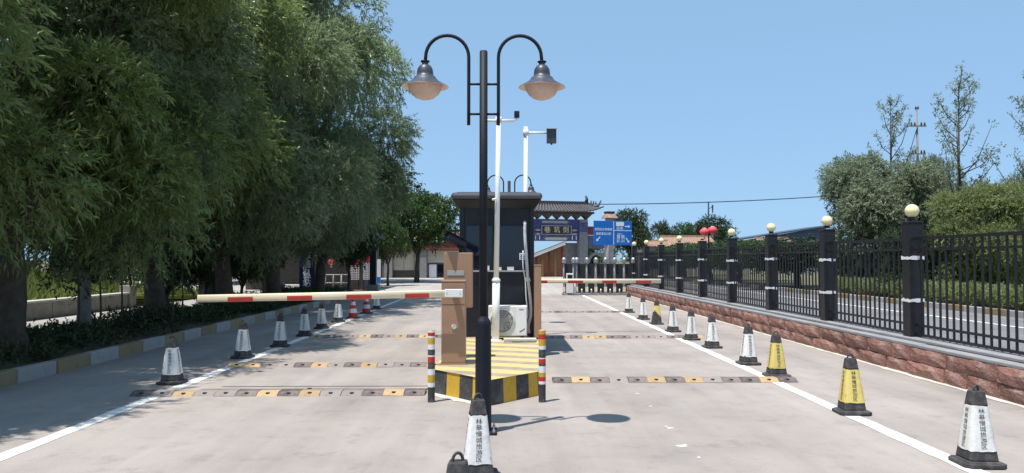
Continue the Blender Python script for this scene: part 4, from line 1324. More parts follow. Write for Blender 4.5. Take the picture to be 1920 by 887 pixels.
# ------------------------------------------------------------------ left side: station building, board, lanterns, pillar
sb = thing('station_building', 'dark roadside station building half hidden behind the willows on the left', 'building', (-14.2, 43, 0))
part(sb, 'wall', MB().bb((0, 0, 0), (6.6, 5, 3.0)), 'timber')
part(sb, 'roof', MB().bb((-.3, -.7, 3.002), (6.9, 5.3, 3.25)), 'tile', .03)
for (x0, x1, z0, z1) in ((3.2, 3.55, 1.5, 2.6), (3.75, 4.15, 1.9, 2.8), (.6, 1.8, .9, 2.3)):
    f = part(sb, 'window_frame', MB().bb((x0, -.05, z0), (x1, -.001, z1)), 'white')
    put('pane', MB().bb((x0 + .05, -.06, z0 + .05), (x1 - .05, -.051, z1 - .05)).mesh('pane', 'glass'), f)
part(sb, 'door', MB().bb((3.0, -.06, 0), (3.9, -.002, 1.4)), 'timber')
part(sb, 'step', MB().bb((2.2, -1.6, 0), (4.6, -.7, .35)), 'lw_cap')
bd = P(576, 540, 36)
nb = thing('banner_board', 'tall navy board with white vertical writing standing under the willows', 'sign board', (bd.x, 36, 0), R(4))
part(nb, 'board', MB().bb((-.36, -.03, .35), (.34, .03, 2.45)), 'navy', .01)
for x in (-.30, .28):
    part(nb, 'leg', MB().bb((x - .03, .031, 0), (x + .03, .08, 2.3)), 'dark')
m = text_mesh('交\n通\n劝\n导\n站', .38, 'sign_w', bold=.02, line=.76)
put('lettering', m, nb, (-.02, -.034, 1.18), (R(90), 0, 0))
for s, x in (('林\n皋', -.16), ('景\n区', .12)):
    put('lettering', text_mesh(s, .20, 'sign_w', bold=.01, line=1.0), nb, (x, -.034, 2.18), (R(90), 0, 0))

def lantern(label, loc, r, hung, group):
    t = thing('red_lantern', label, 'lantern', loc, 0, group)
    part(t, 'silk', MB().sphere((0, 0, 0), r, 20, sz=.78), 'lantern')
    rb = MB()
    for k in range(16):
        a = 2 * PI * k / 16
        rb.tube([(r * 1.01 * math.sin(q) * math.cos(a), r * 1.01 * math.sin(q) * math.sin(a), r * .785 * math.cos(q)) for q in [PI * (.12 + .76 * i / 8) for i in range(9)]], r * .018, 4)
    part(t, 'ribs', rb, 'lantern')
    part(t, 'collar', MB().lathe([(r * .35, r * .72), (r * .35, r * .84), (.001, r * .85)], n=14), 'gold')
    part(t, 'collar', MB().lathe([(r * .35, -r * .72), (r * .35, -r * .84), (.001, -r * .85)], n=14), 'gold')
    part(t, 'tassel', MB().tube([(0, 0, -r * .84), (0, 0, -r * 1.5)], [r * .10, r * .22], 10), 'gold')
    part(t, 'cord', MB().tube([(0, 0, r * .84), (0, 0, hung)], .012, 6), 'cable')
    return t
lantern('single red lantern hanging under the eave of the dark station building', (P(621, 491, 42.6).x, 42.6, P(621, 491, 42.6).z), .20, 3.0 - P(621, 491, 42.6).z, 'red lanterns')

def lattice(label, u0, u1, v0, v1, Y):
    a, c = P(u0, v1, Y), P(u1, v0, Y)
    t = thing('lattice_board', label, 'board', ((a.x + c.x) / 2, Y, 0), 0, 'red and white display boards')
    hw_ = (c.x - a.x) / 2
    part(t, 'backing', MB().bb((-hw_, -.02, a.z), (hw_, .02, c.z)), 'brick_red')
    part(t, 'header', MB().bb((-hw_, -.03, c.z - (c.z - a.z) * .25), (hw_, -.021, c.z)), 'red')
    b = MB(); zt_ = c.z - (c.z - a.z) * .27
    n1, n2 = 4, 9
    for i in range(n2):
        z = a.z + .03 + (zt_ - a.z - .06) * i / (n2 - 1)
        if i % 2: b.bb((-hw_ * .9, -.034, z - .012), (-hw_ * .1, -.0215, z + .012)); b.bb((hw_ * .15, -.034, z - .012), (hw_ * .9, -.0215, z + .012))
        else: b.bb((-hw_ * .9, -.034, z - .012), (hw_ * .9, -.0215, z + .012))
    for i in range(n1 + 1):
        x = -hw_ * .9 + 1.8 * hw_ * i / n1
        b.bb((x - .012, -.0395, a.z + .03), (x + .012, -.0345, zt_ - .03))
    part(t, 'lattice', b, 'sign_w')
    for s in (-1, 1):
        part(t, 'leg', MB().bb((s * (hw_ - .03) - .025, .021, 0), (s * (hw_ - .03) + .025, .06, c.z)), 'dark')
lattice('wider red and white lattice board under the willows, left of the dark pillar', 655, 674, 487, 525, 39.5)
lattice('narrower red and white lattice board close to the dark pillar', 681, 693, 480, 525, 38.8)

pp = P(700, 540, 37)
gp = thing('gate_pillar', 'dark square pillar with a pale globe on a stone base, left of the road end', 'pillar', (pp.x, 37, 0))
part(gp, 'stone_base', MB().bb((-.26, -.26, 0), (.26, .26, .50)), 'lw_wall', .03)
part(gp, 'shaft', MB().bb((-.15, -.15, .50), (.15, .15, 2.22)), 'fence', .01)
part(gp, 'cap', MB().bb((-.18, -.18, 2.22), (.18, .18, 2.28)), 'fence', .01)
part(gp, 'globe', MB().sphere((0, 0, 2.43), .14, 18), 'globe')
ps = P(709, 546, 39.2)
st = thing('roll_up_poster', 'white and blue poster on a tripod stand at the plaza edge', 'poster', (P(710, 540, 39.2).x, 39.2, 0))
part(st, 'poster', MB().bb((-.16, -.01, .48), (.10, .01, 1.72)), 'white')
part(st, 'blue_block', MB().bb((-.158, -.014, .50), (.098, -.0105, .82)), 'sign')
for k in range(3):
    a = 2 * PI * k / 3 + .5
    part(st, 'leg', MB().tube([(.05, .03, .45), (.05 + .40 * math.cos(a), .03 + .40 * math.sin(a), 0)], .012, 6), 'dark')
part(st, 'mast', MB().tube([(.05, .03, .40), (.05, .03, 1.75)], .014, 6), 'dark')
# cable barrier rail and small cabinet under the trees
ra = thing('hand_rail', 'pale low hand rail between the navy board and the lattice boards', 'railing', (P(595, 520, 38).x, 38, 0))
L_ = P(655, 520, 38).x - ra.location.x
for z in (.55, .95):
    part(ra, 'rail', MB().tube([(0, 0, z), (L_, 0, z)], .03, 8), 'grey_l')
for k in range(5):
    part(ra, 'post', MB().tube([(L_ * k / 4, 0, 0), (L_ * k / 4, 0, .97)], .032, 8), 'grey_l')
gbx = P(522, 537, 34)
gb = thing('grey_cabinet', 'small grey metal cabinet under the willows left of the navy board', 'cabinet', (gbx.x, 34, .06))
part(gb, 'case', MB().bb((-.26, -.15, .1), (.26, .15, .62)), 'grey_l', .01)
part(gb, 'door', MB().bb((-.22, -.162, .14), (.22, -.151, .58)), 'grey')
for s in (-1, 1): part(gb, 'leg', MB().bb((s * .2 - .03, -.1, 0), (s * .2 + .03, .1, .1)), 'dark')
hx = P(394, 530, 30)
hb = thing('utility_box', 'dark green utility box with overhanging lid between the willow trunks', 'utility box', (hx.x, 30, .0))
part(hb, 'case', MB().bb((-.36, -.25, 0), (.36, .25, 1.05)), 'timber', .01)
part(hb, 'lid', MB().bb((-.44, -.33, 1.051), (.44, .33, 1.13)), 'timber', .015)
part(hb, 'door', MB().bb((-.30, -.262, .10), (.30, -.251, .98)), 'dark')

# parapet wall beside the path, with coping slabs
pw = thing('parapet_wall', 'low grey parapet wall with sunlit pale coping beside the path on the left', 'wall', (-13.1, 0, 0))
y = 6.0
while y < 27:
    y1 = min(y + 1.5, 27)
    part(pw, 'panel', MB().bb((-.11, y + .012, 0), (.11, y1 - .012, .50)), 'lw_wall', .01)
    part(pw, 'coping', MB().bb((-.17, y + .006, .501), (.17, y1 - .006, .56)), 'lw_cap', .012)
    y = y1
part(pw, 'end_post', MB().bb((-.2, 27.0, 0), (.2, 27.45, .80)), 'lw_wall', .02)

# ------------------------------------------------------------------ foliage
nr = np.random.default_rng(11)
def unit(a):
    return a / np.maximum(np.linalg.norm(a, axis=-1, keepdims=True), 1e-9)
def leaf_mesh(name, Pn, D, L, Wd, mat, roll=None):
    n = len(Pn)
    rv = nr.normal(size=(n, 3)) * .75 + np.array([0, 0, 1.0]) if roll is None else nr.normal(size=(n, 3)) + roll
    W = unit(np.cross(D, rv))
    N = unit(np.cross(W, D))
    mid = Pn + D * (L * .45)[:, None]
    tip = Pn + D * L[:, None] - N * (L * .12)[:, None]
    v = np.stack([Pn, mid + W * (Wd * .5)[:, None], tip, mid - W * (Wd * .5)[:, None]], 1).reshape(-1, 3)
    me = bpy.data.meshes.new(name)
    me.vertices.add(4 * n); me.loops.add(4 * n); me.polygons.add(n)
    me.vertices.foreach_set('co', v.astype(np.float32).ravel())
    me.loops.foreach_set('vertex_index', np.arange(4 * n, dtype=np.int32))
    me.polygons.foreach_set('loop_start', np.arange(0, 4 * n, 4, dtype=np.int32))
    me.polygons.foreach_set('loop_total', np.full(n, 4, np.int32))
    me.materials.append(MT[mat])
    me.update(calc_edges=True)
    return me
def sprays(clumps, spc, lps, slen, llen, lw, droop, out=1.0, spread=.75, shell=.45, up=.25):
    """clumps (n,4). returns leaf bases, dirs, lengths, widths"""
    n = len(clumps)
    cl = np.repeat(clumps, spc, axis=0)
    d = unit(nr.normal(size=(len(cl), 3)) + np.array([0, 0, up]))
    rr = cl[:, 3] * (shell + (1 - shell) * nr.random(len(cl)) ** .6)
    o = cl[:, :3] + d * rr[:, None] * np.array([1, 1, .8])
    sd = unit(d * out + nr.normal(size=d.shape) * .45 + np.array([0, 0, -droop]))
    sl = slen * nr.uniform(.6, 1.25, len(cl))
    t = np.tile(np.linspace(.05, 1, lps), len(cl)) + nr.uniform(-.04, .04, len(cl) * lps)
    i = np.repeat(np.arange(len(cl)), lps)
    pos = o[i] + sd[i] * (t * sl[i])[:, None] + np.array([0, 0, -1]) * (droop * .45 * sl[i] * t * t)[:, None]
    tan = unit(sd[i] + np.array([0, 0, -1]) * (droop * .9 * t)[:, None])
    D = unit(tan * (1 - spread * .5) + nr.normal(size=pos.shape) * spread * .55 + np.array([0, 0, -droop * .25]))
    L = llen * nr.uniform(.65, 1.2, len(pos))
    return pos, D, L, lw * nr.uniform(.7, 1.25, len(pos))
def crown_clumps(n, c, rx, rz, r0, r1, inner=.55, flat=.0, low=None):
    d = unit(nr.normal(size=(n, 3)))
    f = inner + (1 - inner) * nr.random(n) ** .7
    p = d * f[:, None] * np.array([rx, rx, rz]) + np.array(c)
    r = nr.uniform(r0, r1, n)
    return np.concatenate([p, r[:, None]], 1)
def tree_trunk(tr, fork, limbs, r0, seed, wander=.12, n=9):
    rg = random.Random(seed)
    b = MB()
    pts = [Vector((0, 0, -.1)), Vector((0, 0, .25))]
    x = y = 0
    for k in range(1, 5):
        x += rg.uniform(-wander, wander) * .5; y += rg.uniform(-wander, wander) * .5
        pts.append(Vector((x, y, fork * k / 4)))
    b.tube(pts, [r0 * 1.35, r0 * 1.08, r0, r0 * .95, r0 * .9, r0 * .82], n + 2)
    top = pts[-1]
    for L in limbs:
        e = Vector(L)
        m1 = top.lerp(e, .35) + Vector((rg.uniform(-.2, .2), rg.uniform(-.2, .2), .25 + rg.uniform(0, .3)))
        m2 = top.lerp(e, .7) + Vector((rg.uniform(-.25, .25), rg.uniform(-.25, .25), .3))
        b.tube([top - Vector((0, 0, .12)), m1, m2, e], [r0 * .52, r0 * .38, r0 * .22, r0 * .07], 7)
    return b

# willow crown variants
def willow_variant(name, rx, rz, cz, n, mat, spc=150, lps=15, ll=.15, lw=.032, droop=.45, seed=0):
    cl = crown_clumps(n, (0, 0, cz), rx, rz, .80, 1.35, .74)
    taper = 1 - .33 * np.clip((cl[:, 2] - (cz - 2.2)) / (rz + 2.2), 0, 1)   # crown narrowed towards the top, shaped so sun reaches sides and lower boughs
    cl[:, 0] *= taper; cl[:, 1] *= taper
    lo = crown_clumps(n // 2, (0, 0, cz - rz * .80), rx * .98, rz * .36, .6, 1.0, .45)
    cl = np.concatenate([cl, lo])
    p, D, L, W = sprays(cl, spc, lps, .50, ll, lw, droop, out=1.15, spread=.7, shell=.72, up=.35)
    return leaf_mesh(name, p, D, L, W, mat), cl
def pick_limbs(cl, k):
    idx = nr.choice(len(cl), k, replace=False)
    return [tuple(cl[i, :3]) for i in idx]
WV = []
for k in range(2):
    me, cl = willow_variant('crown', 3.35, 4.0, 6.8, 28, 'willow', spc=270, lps=17, ll=.16, lw=.034, droop=.38)
    tr = tree_trunk(None, 1.9, pick_limbs(cl, 11), .24, 5 + k)
    WV.append((me, tr.mesh('trunk', 'bark'), tr.mesh('trunk', 'bark_pale')))
def tree(name, label, loc, var, scale=1.0, rz=0.0, group=None, pale=False, sz=1.0, cat='tree', leaf=None):
    t = thing(name, label, cat, loc, 0, group)
    put('trunk', var[2] if pale else var[1], t, (0, 0, 0), (0, 0, rz), (scale * (.62 if pale else 1), scale * (.62 if pale else 1), scale * sz))
    c = put('crown', var[0], t, (0, 0, 0), (0, 0, rz), (scale, scale, scale * sz))
    if leaf:
        c.material_slots[0].link = 'OBJECT'; c.material_slots[0].material = MT[leaf]
    return t
GW = 'willows in a row along the left kerb'
ws = [(-9.0, 8.3, .95, 0, 'willow at the far left whose bright leaf tips hang in at the upper left corner'),
      (-8.05, 12.8, 1.0, 1, 'willow with a thick dark trunk at the left edge of the photo'),
      (-8.7, 16.2, .92, 0, 'willow with a pale limewashed trunk seen in front of the parapet wall'),
      (-8.9, 19.8, 1.04, 1, 'willow with a broad dark trunk right of the limewashed one'),
      (-8.6, 24.2, 1.10, 0, 'willow standing behind the tip of the lowered left boom'),
      (-8.4, 28.6, 1.16, 1, 'willow in the row, next to last at its far end, left of the navy board'),
      (-7.85, 33.2, 1.0, 0, 'last willow of the row, its crown edge standing against the sky')]
for i, (x, y, s, v, lab) in enumerate(ws):
    tree('willow_tree', lab, (x, y, .08), WV[v], s, i * 1.9 + .4, GW, pale=(i == 2), sz=1.0 if i < 5 else 1.17, leaf='willow_young' if i in (0, 1, 3) else None)

# ground cover in the planting strip
n = 5200
xs = nr.uniform(-10.1, -6.95, n); ys = nr.uniform(5, 37, n)
k = nr.random(n) < (.60 + .45 * np.sin(xs * 2.1 + ys * .9) * np.sin(ys * 1.3)) * np.clip(.45 + (-7.1 - xs), .3, 1) * np.clip((xs + 10.0) * .8, .08, 1)
xs, ys = xs[k], ys[k]
hh = .05 + .13 * nr.random(len(xs)) + .10 * (np.sin(xs * 1.3 + ys) > 0) * np.clip((-7.3 - xs), 0, 1)
cl = np.stack([xs, ys, .12 + hh * .6, hh * .9], 1)
p, D, L, W = sprays(cl, 5, 8, .16, .085, .034, .1, up=.8)
me = leaf_mesh('ground_cover', p, D, L, W, 'cover_leaf')
tag(put('ground_cover', me), 'dark low leafy ground cover in the planting strip behind the kerb', 'ground cover', kind='stuff')
# saplings in the strip
def sapling(label, u, Y, h, x=None):
    loc = P(u, 600, Y)
    t = thing('sapling', label, 'sapling', (loc.x, Y, .12), 0, 'thin saplings between the willows')
    b = MB().tube([(0, 0, -.05), (.03, 0, h * .3), (-.02, .02, h * .7), (.02, 0, h)], [.022, .02, .015, .006], 7)
    cl = []
    for k in range(7):
        a = nr.uniform(0, 6.28); z = h * (.45 + .5 * k / 7)
        e = (.35 * math.cos(a), .35 * math.sin(a), z + .15)
        b.tube([(0, 0, z), e], [.010, .004], 5)
        cl.append((*e, .2))
    part(t, 'stem', b, 'bark')
    p, D, L, W = sprays(np.array(cl), 9, 7, .22, .09, .04, .3)
    put('foliage', leaf_mesh('foliage', p, D, L, W, 'darkleaf'), t)
for u, Y, h, lab in ((145, 14.6, 2.2, 'thin sapling just left of the limewashed trunk'), (186, 15.0, 2.1, 'thin sapling just right of the limewashed trunk'), (226, 16.5, 2.3, 'thin sapling in front of the end of the parapet wall'), (322, 17.2, 2.2, 'thin sapling just right of the broad dark willow trunk'), (340, 18.0, 2.4, 'thin sapling before the sunlit yard left of the boom tip')):
    sapling(lab, u, Y, h)

# grass on the bank
n = 60000
gx = -13.4 - 26 * nr.random(n) ** 1.3; gy = nr.uniform(8, 36, n)
kk = np.clip((36 - gy) / 6, 0, 1); tt = np.clip((-13.2 - gx) / 14, 0, 1)
gz = .45 * kk + (2.2 * tt * tt * (3 - 2 * tt) + .12 * np.sin(gx * .7) * np.cos(gy * .5) * tt) * kk - .05
pz_ = np.stack([gx, gy, gz], 1)
D = unit(nr.normal(size=(n, 3)) * .35 + np.array([0, 0, 1]))
me = leaf_mesh('grass', pz_, D, nr.uniform(.25, .6, n), nr.uniform(.02, .05, n), 'grass', roll=np.array([0, 0, 0]))
tag(put('grass', me), 'tall sunlit wild grass on the bank behind the parapet wall', 'grass', kind='stuff')

# broadleaf variants
BV = []
for k in range(2):
    cl = crown_clumps(34, (0, 0, 4.4), 2.7, 1.9, .6, 1.05, .5)
    p, D, L, W = sprays(cl, 70, 12, .42, .17, .085, .3, spread=.95)
    tr = tree_trunk(None, 2.0, pick_limbs(cl, 9), .17, 25 + k)
    tm_ = tr.mesh('trunk', 'bark')
    BV.append({m_: (leaf_mesh('crown', p, D, L, W, m_), tm_) for m_ in ('broad',)})
    base_me = BV[k]['broad'][0]
    for m_ in ('darkleaf', 'yellowleaf', 'willow2'):
        c2 = base_me.copy(); c2.materials.clear(); c2.materials.append(MT[m_])
        BV[k][m_] = (c2, tm_)
def bt(label, u, Y, vtop, wpx, mat, var=0, group=None, name='broadleaf_tree', zbase=0.0, cat='tree'):
    """broadleaf tree whose crown top is seen at photo row vtop and whose crown is wpx wide"""
    c = P(u, vtop, Y)
    h = c.z - zbase
    sxy = (wpx / F * Y) / 6.6
    szz = h / 6.9
    t = thing(name, label, cat, (c.x, Y, zbase), 0, group)
    v = BV[var][mat]
    rz = (u * 7.7) % 6.28
    put('trunk', v[1], t, (0, 0, 0), (0, 0, rz), (sxy, sxy, szz)); put('crown', v[0], t, (0, 0, 0), (0, 0, rz), (sxy, sxy, szz))
    return t
bt('round green tree standing in front of the beige shops left of the booth', 782, 58, 348, 178, 'broad', 0)
bt('dark tree at the road end hanging over the lattice boards', 655, 36, 392, 125, 'darkleaf', 0)
bt('smaller green tree left of the round one, touching the willow edge', 728, 50, 395, 90, 'broad', 1)
GB = 'far trees behind the gate and fence'
bt('far green tree seen low between the archway columns', 1112, 84, 452, 90, 'broad', 1, GB)
bt('far tree directly behind the blue road sign', 1182, 72, 386, 90, 'darkleaf', 0, GB)
bt('far dark tree right of the blue road sign, above the tiled roofs', 1238, 84, 412, 72, 'darkleaf', 1, GB)
bt('far pale pointed tree between the two dark ones behind the tiled roofs', 1281, 84, 412, 55, 'broad', 0, GB)
bt('far dark tree behind the red lanterns', 1337, 84, 401, 100, 'darkleaf', 1, GB)
bt('low far tree between the lantern post and the blue shed', 1440, 62, 446, 100, 'darkleaf', 0, GB)
# shrubs along the far side of the side road
GS = 'shrubs along the far kerb of the side road'
for i, (Y, v, lab) in enumerate(((84, 462, 'dark shrub farthest along the side road, beside the sign'), (72, 458, 'dark shrub behind the fence below the tiled roofs, left one'), (63, 455, 'dark shrub behind the fence below the red lanterns'), (55.5, 452, 'dark shrub behind the fence right of the red lanterns'), (49.5, 450, 'dark shrub behind the fence left of the big silvery willow'), (44.5, 446, 'dark shrub at the left foot of the big silvery willow'))):
    u = 960 + 1440 * 17.2 / Y - 21
    bt(lab, u, Y, v - 4, 8.2 * 1440 / Y, 'darkleaf' if i % 2 else 'broad', i % 2, GS, 'roadside_shrub', cat='shrub')
# big silvery willow and neighbours behind the fence
SV = []
cl = np.concatenate([crown_clumps(38, (0, 0, 3.4), 2.6, 2.3, .45, 1.05, .6), crown_clumps(14, (0, 0, 1.5), 2.3, .9, .6, .9, .5)])
p, D, L, W = sprays(cl, 190, 14, .46, .17, .048, .28, shell=.68, up=.35)
SV = (leaf_mesh('crown', p, D, L, W, 'willow2'), tree_trunk(None, 1.2, pick_limbs(cl, 9), .16, 77).mesh('trunk', 'bark'))
def sv(label, u, Y, vtop, wpx, rz, mat=None, group=None):
    c = P(u, vtop, Y); s = (wpx / F * Y) / 6.4; zz_ = c.z / 5.75
    t = thing('bushy_willow', label, 'tree', (c.x, Y, 0), 0, group)
    put('trunk', SV[1], t, (0, 0, 0), (0, 0, rz), (s, s, zz_))
    me = SV[0]
    if mat:
        me = SV[0].copy(); me.materials.clear(); me.materials.append(MT[mat])
    put('crown', me, t, (0, 0, 0), (0, 0, rz), (s, s, zz_))
GP = 'bushy willows behind the fence'
sv('big silvery green bushy willow behind the third nearest fence post', 1652, 37, 306, 250, 0.3, None, GP)
sv('grey green bushy willow right behind the big silvery one', 1748, 39, 312, 125, 2.0, None, GP)
sv('yellow green bushy willow low behind the nearest fence panels', 1832, 29.5, 356, 205, 4.0, 'yellowleaf', GP)
sv('bushy willow at the right edge of the photo behind the fence', 1935, 34, 330, 110, 5.0, None, GP)
sv('low dark bushy willow filling the gap behind the nearest fence post', 1720, 31, 436, 150, 1.2, 'darkleaf', GP)
GZ = 'bushes along the top of the grass bank'
for i, (x, y, sc_z, lab) in enumerate(((-24.5, 20.5, .75, 'dark bush on the grass bank, leftmost, beside the thick left trunk'), (-26.0, 25.0, .8, 'dark bush on top of the grass bank just left of the limewashed trunk'), (-25.5, 30.0, .85, 'dark bush on top of the grass bank right of the limewashed trunk'), (-27.0, 35.0, .9, 'dark bush where the grass bank meets the sunlit yard'))):
    t = thing('bank_bush', lab, 'bush', (x, y, bank_z(x, y) - .1), 0, GZ)
    me = bpy.data.meshes.get('bank_bush_crown')
    if me is None:
        me = SV[0].copy(); me.name = 'bank_bush_crown'; me.materials.clear(); me.materials.append(MT['broad'])
    put('trunk', SV[1], t, (0, 0, 0), (0, 0, i * 1.4), (.95, .95, sc_z)); put('crown', me, t, (0, 0, 0), (0, 0, i * 1.4), (.95, .95, sc_z))
# hedge along the far kerb
hx_ = nr.uniform(15.5, 16.9, 3200); hy_ = nr.uniform(15, 36, 3200)
cl = np.stack([hx_, hy_, .25 + .45 * nr.random(3200), np.full(3200, .12)], 1)
p, D, L, W = sprays(cl, 4, 8, .18, .085, .034, .0, up=.9)
he = thing('hedge', 'low yellow green hedge along the far kerb of the side road', 'hedge', (16.2, 25, 0))
put('foliage', leaf_mesh('foliage', p - np.array([16.2, 25, 0]), D, L, W, 'yellowleaf'), he)
part(he, 'stems', MB().bb((-.5, -10.4, 0), (.5, 10.4, .25)), 'bark')
# tall thin sparse trees
def sparse(label, u, Y, vtop, wd, seed):
    c = P(u, vtop, Y); h = c.z
    rg = random.Random(seed)
    t = thing('sparse_tree', label, 'tree', (c.x, Y, 0), 0, 'tall thin sparse trees behind the fence')
    b = MB().tube([(0, 0, -.1), (.03, 0, h * .3), (-.04, .03, h * .6), (.0, 0, h * .97)], [.10, .085, .055, .012], 8)
    cl = []
    nb_ = 36
    for k in range(nb_):
        f = .28 + .69 * k / nb_
        a = rg.uniform(0, 6.28)
        ln = wd * (1.12 - f) * rg.uniform(.6, 1.45)
        z = h * f
        e = Vector((ln * math.cos(a), ln * math.sin(a), z + ln * rg.uniform(.7, 1.5)))
        m_ = Vector((e.x * .55, e.y * .55, z + (e.z - z) * .35))
        b.tube([(0, 0, z), m_, e], [.034 * (1.3 - f), .020, .009], 5)
        for q in (.45, .62, .76, .88, 1.0):
            pt = Vector((0, 0, z)).lerp(m_, q * 2) if q < .5 else m_.lerp(e, (q - .5) * 2)
            if rg.random() < .8: cl.append((pt.x, pt.y, pt.z, rg.uniform(.08, .19)))
    for k in range(8): cl.append((0, 0, h * (.78 + .22 * k / 8), .12))
    part(t, 'trunk', b, 'bark')
    p, D, L, W = sprays(np.array(cl), 8, 5, .12, .085, .042, .1, shell=.2)
    put('crown', leaf_mesh('crown', p, D, L, W, 'willow2'), t)
sparse('tall thin sparse tree, tallest one, rising right of the utility pole', 1797, 33, 138, 2.3, 4)
sparse('thin sparse tree rising left of the utility pole', 1670, 39, 182, 2.2, 9)
sparse('thin sparse tree cut by the right edge of the photo', 1940, 32, 120, 1.9, 13)
# understory shrubs between the willow row and the path
GU = 'dark understory shrubs behind the willows'
for i, (x, Y, hgt, lab) in enumerate(((-10.6, 24.5, 2.7, 'dark understory shrub behind the broad willow trunk, near the boom tip'), (-10.9, 28.5, 3.0, 'dark understory shrub right of the utility box'), (-10.7, 32.0, 2.8, 'dark understory shrub behind the grey cabinet'), (-11.2, 36.5, 3.0, 'dark understory shrub behind the navy board'), (-15.8, 30.0, 2.6, 'dark understory shrub at the edge of the sunlit yard'))):
    t = thing('understory_shrub', lab, 'shrub', (x, Y, .05), 0, GU)
    v = BV[i % 2]['darkleaf']
    for nm, me in (('trunk', v[1]), ('crown', v[0])):
        put(nm, me, t, (0, 0, -.5), (0, 0, i * 1.7), (.42, .42, (hgt + .5) / 6.5))
# backdrop trees behind the grass bank
GK = 'trees behind the grass bank'
for i, (x, y, hgt, lab) in enumerate(((-36, 22, 9, 'dark tree behind the grass bank at the far left edge'), (-31, 28, 8, 'dark tree behind the grass bank left of the limewashed trunk'), (-33, 35, 9.5, 'dark tree behind the grass bank near the broad trunk'), (-27, 47, 9, 'dark tree behind the sunlit yard'), (-22, 56, 9.5, 'dark tree beyond the sunlit yard, left of the station building'), (-16.5, 54, 10, 'dark tree rising behind the station building'), (-11, 60, 9, 'dark tree between the station building and the shops'))):
    t = thing('backdrop_tree', lab, 'tree', (x, y, 0.0), 0, GK)
    v = BV[i % 2]['darkleaf']
    for nm, me in (('trunk', v[1]), ('crown', v[0])):
        put(nm, me, t, (0, 0, 0), (0, 0, i * 1.3), (2.0, 2.0, hgt / 6.6))

# ------------------------------------------------------------------ houses, shed, pole, lantern post, wire on the right
def tiled_house(label, u0, u1, ve, vr, Y):
    a, c = P(u0, ve, Y), P(u1, vr, Y)
    t = thing('tiled_house', label, 'house', ((a.x + c.x) / 2, Y, 0), 0, 'low houses with clay tile roofs')
    hw_ = (c.x - a.x) / 2; ze, zr = a.z, c.z
    part(t, 'wall', MB().bb((-hw_ + .2, .4, 0), (hw_ - .2, 4.6, ze)), 'beige')
    b = MB().add([(-hw_, 0, ze - .05), (hw_, 0, ze - .05), (hw_, 2.5, zr), (-hw_, 2.5, zr), (hw_, 5, ze - .05), (-hw_, 5, ze - .05)], [(0, 1, 2, 3), (3, 2, 4, 5), (0, 3, 5), (1, 4, 2)])
    part(t, 'roof', b, 'rtile')
    b = MB(); x = -hw_
    while x < hw_:
        b.tube([(x, -.03, ze - .02), (x, 2.5, zr + .03)], .055, 5); x += .25
    part(t, 'tile_rows', b, 'rtile')
    part(t, 'ridge', MB().bb((-hw_, 2.38, zr - .02), (hw_, 2.62, zr + .16)), 'rtile', .02)
    part(t, 'window', MB().bb((-.6, .37, .9), (.6, .399, ze - .5)), 'glass')
tiled_house('low house with clay tile roof, left one behind the far fence globes', 1200, 1262, 461, 451, 74)
tiled_house('low house with clay tile roof behind the red lanterns', 1247, 1345, 458, 443, 78)
tiled_house('low house with clay tile roof in front of the blue shed', 1430, 1495, 456, 446, 80)
s0 = P(1395, 447, 92); s1 = P(1560, 447, 92)
sd = thing('metal_shed', 'long dark blue metal shed roof behind the fence right of the lanterns', 'shed', (s0.x, 92, 0))
W_ = s1.x - s0.x; zc0 = P(1400, 449, 92).z; zc1 = P(1540, 424, 92).z
part(sd, 'wall', MB().bb((.5, .5, 0), (W_ - .5, 7.5, zc0 - .05)), 'grey_l')
part(sd, 'roof', MB().add([(0, 0, zc0), (W_, 0, zc1), (W_, 8, zc1), (0, 8, zc0), (0, 0, zc0 + .18), (W_, 0, zc1 + .18), (W_, 8, zc1 + .18), (0, 8, zc0 + .18)], [(0, 3, 2, 1), (4, 5, 6, 7), (0, 1, 5, 4), (1, 2, 6, 5), (2, 3, 7, 6), (3, 0, 4, 7)]), 'shed')
part(sd, 'gable', MB().add([(.5, .45, zc0 - .06), (W_ - .5, .45, zc0 - .06), (W_ - .5, .45, zc1 - .05), (.5, .45, zc0 - .02)], [(0, 1, 2, 3)]), 'shed')
up = P(1719, 205, 62)
ut = thing('utility_pole', 'concrete utility pole with two cross arms behind the sparse trees', 'utility pole', (up.x, 62, 0))
part(ut, 'pole', MB().tube([(0, 0, 0), (0, 0, up.z)], [.15, .07], 12), 'pole_grey')
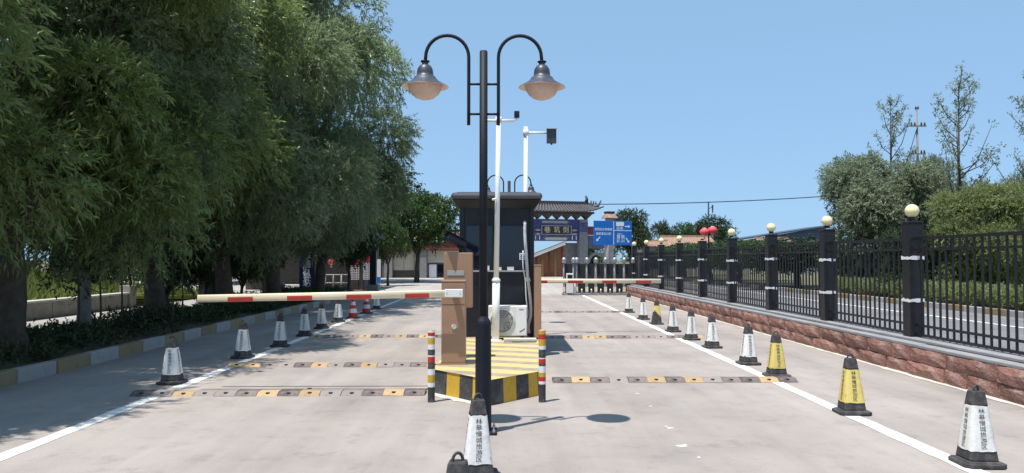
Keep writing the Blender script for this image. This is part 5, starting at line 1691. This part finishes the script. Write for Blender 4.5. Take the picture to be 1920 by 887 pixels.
for v, w_ in ((237, .9), (289, .8)):
    z = P(1719, v, 62).z
    ca = part(ut, 'cross_arm', MB().box((0, -.15, z), (w_ * 1.5, .10, .10)), 'pole_grey')
    for x in (-.6, -.3, .3, .6):
        put('insulator', MB().lathe([(.05, .05), (.09, .12), (.05, .2), (.08, .26), (.001, .32)], (x * w_, -.15, z), 8).mesh('insulator', 'timber'), ca)
part(ut, 'stay', MB().tube([(0, 0, up.z - 1.5), (-2.6, -.5, 5)], .03, 5), 'cable')
for x in (-.08, .1):
    part(ut, 'insulator', MB().lathe([(.05, 0), (.09, .1), (.05, .2), (.001, .3)], (x, 0, up.z), 8), 'timber')
lb_ = P(1329, 470, 52)
lo = thing('lantern_post', 'slim black lamp post carrying a pair of red lanterns behind the fence', 'lamp post', (lb_.x, 52, 0))
zt_ = P(1329, 378, 52).z
part(lo, 'pole', MB().tube([(0, 0, 0), (0, 0, zt_)], [.06, .045], 10), 'black_metal')
za_, zs2 = P(1329, 392, 52).z, P(1329, 403, 52).z
part(lo, 'lamp_arm', MB().tube([(0, 0, za_), (.20, 0, za_ + .12), (.28, 0, za_ + .22)], .02, 6), 'black_metal')
part(lo, 'lamp_body', MB().tube([(.28, 0, za_ - .28), (.28, 0, za_ + .28)], [.03, .06], 8), 'black_metal')
part(lo, 'lamp_plate', MB().box((.25, 0, zs2), (.45, .2, .04)), 'black_metal')
zz3 = P(1329, 424, 52).z
part(lo, 'lantern_arm', MB().tube([(-.32, 0, zz3 + .06), (.35, 0, zz3 + .06)], .022, 6), 'black_metal')
for u, v, lab in ((1321, 435, 'red lantern on the lantern post, left of the pair'), (1336, 432, 'red lantern on the lantern post, right of the pair')):
    p_ = P(u, v, 51.9)
    lantern(lab, p_, .33, zz3 + .06 - p_.z, 'pair of red lanterns on the lantern post')
wr = thing('power_line', 'dark power line sagging across the sky behind the booth and archway', 'cable', (0, 88, 0))
pts = []
for i in range(41):
    u = 300 + (1760 - 300) * i / 40
    v = 383 - 18 * ((u - 1110) / 480) ** 2 * (1 if u > 1110 else .28)
    q = P(u, v, 88); pts.append((q.x, 0, q.z))
part(wr, 'wire', MB().tube(pts, .05, 6), 'cable')
for k in (0, 40):
    part(wr, 'end_pole', MB().tube([(pts[k][0], 0, 0), (pts[k][0], 0, pts[k][2] + .4)], [.16, .11], 8), 'pole_grey')
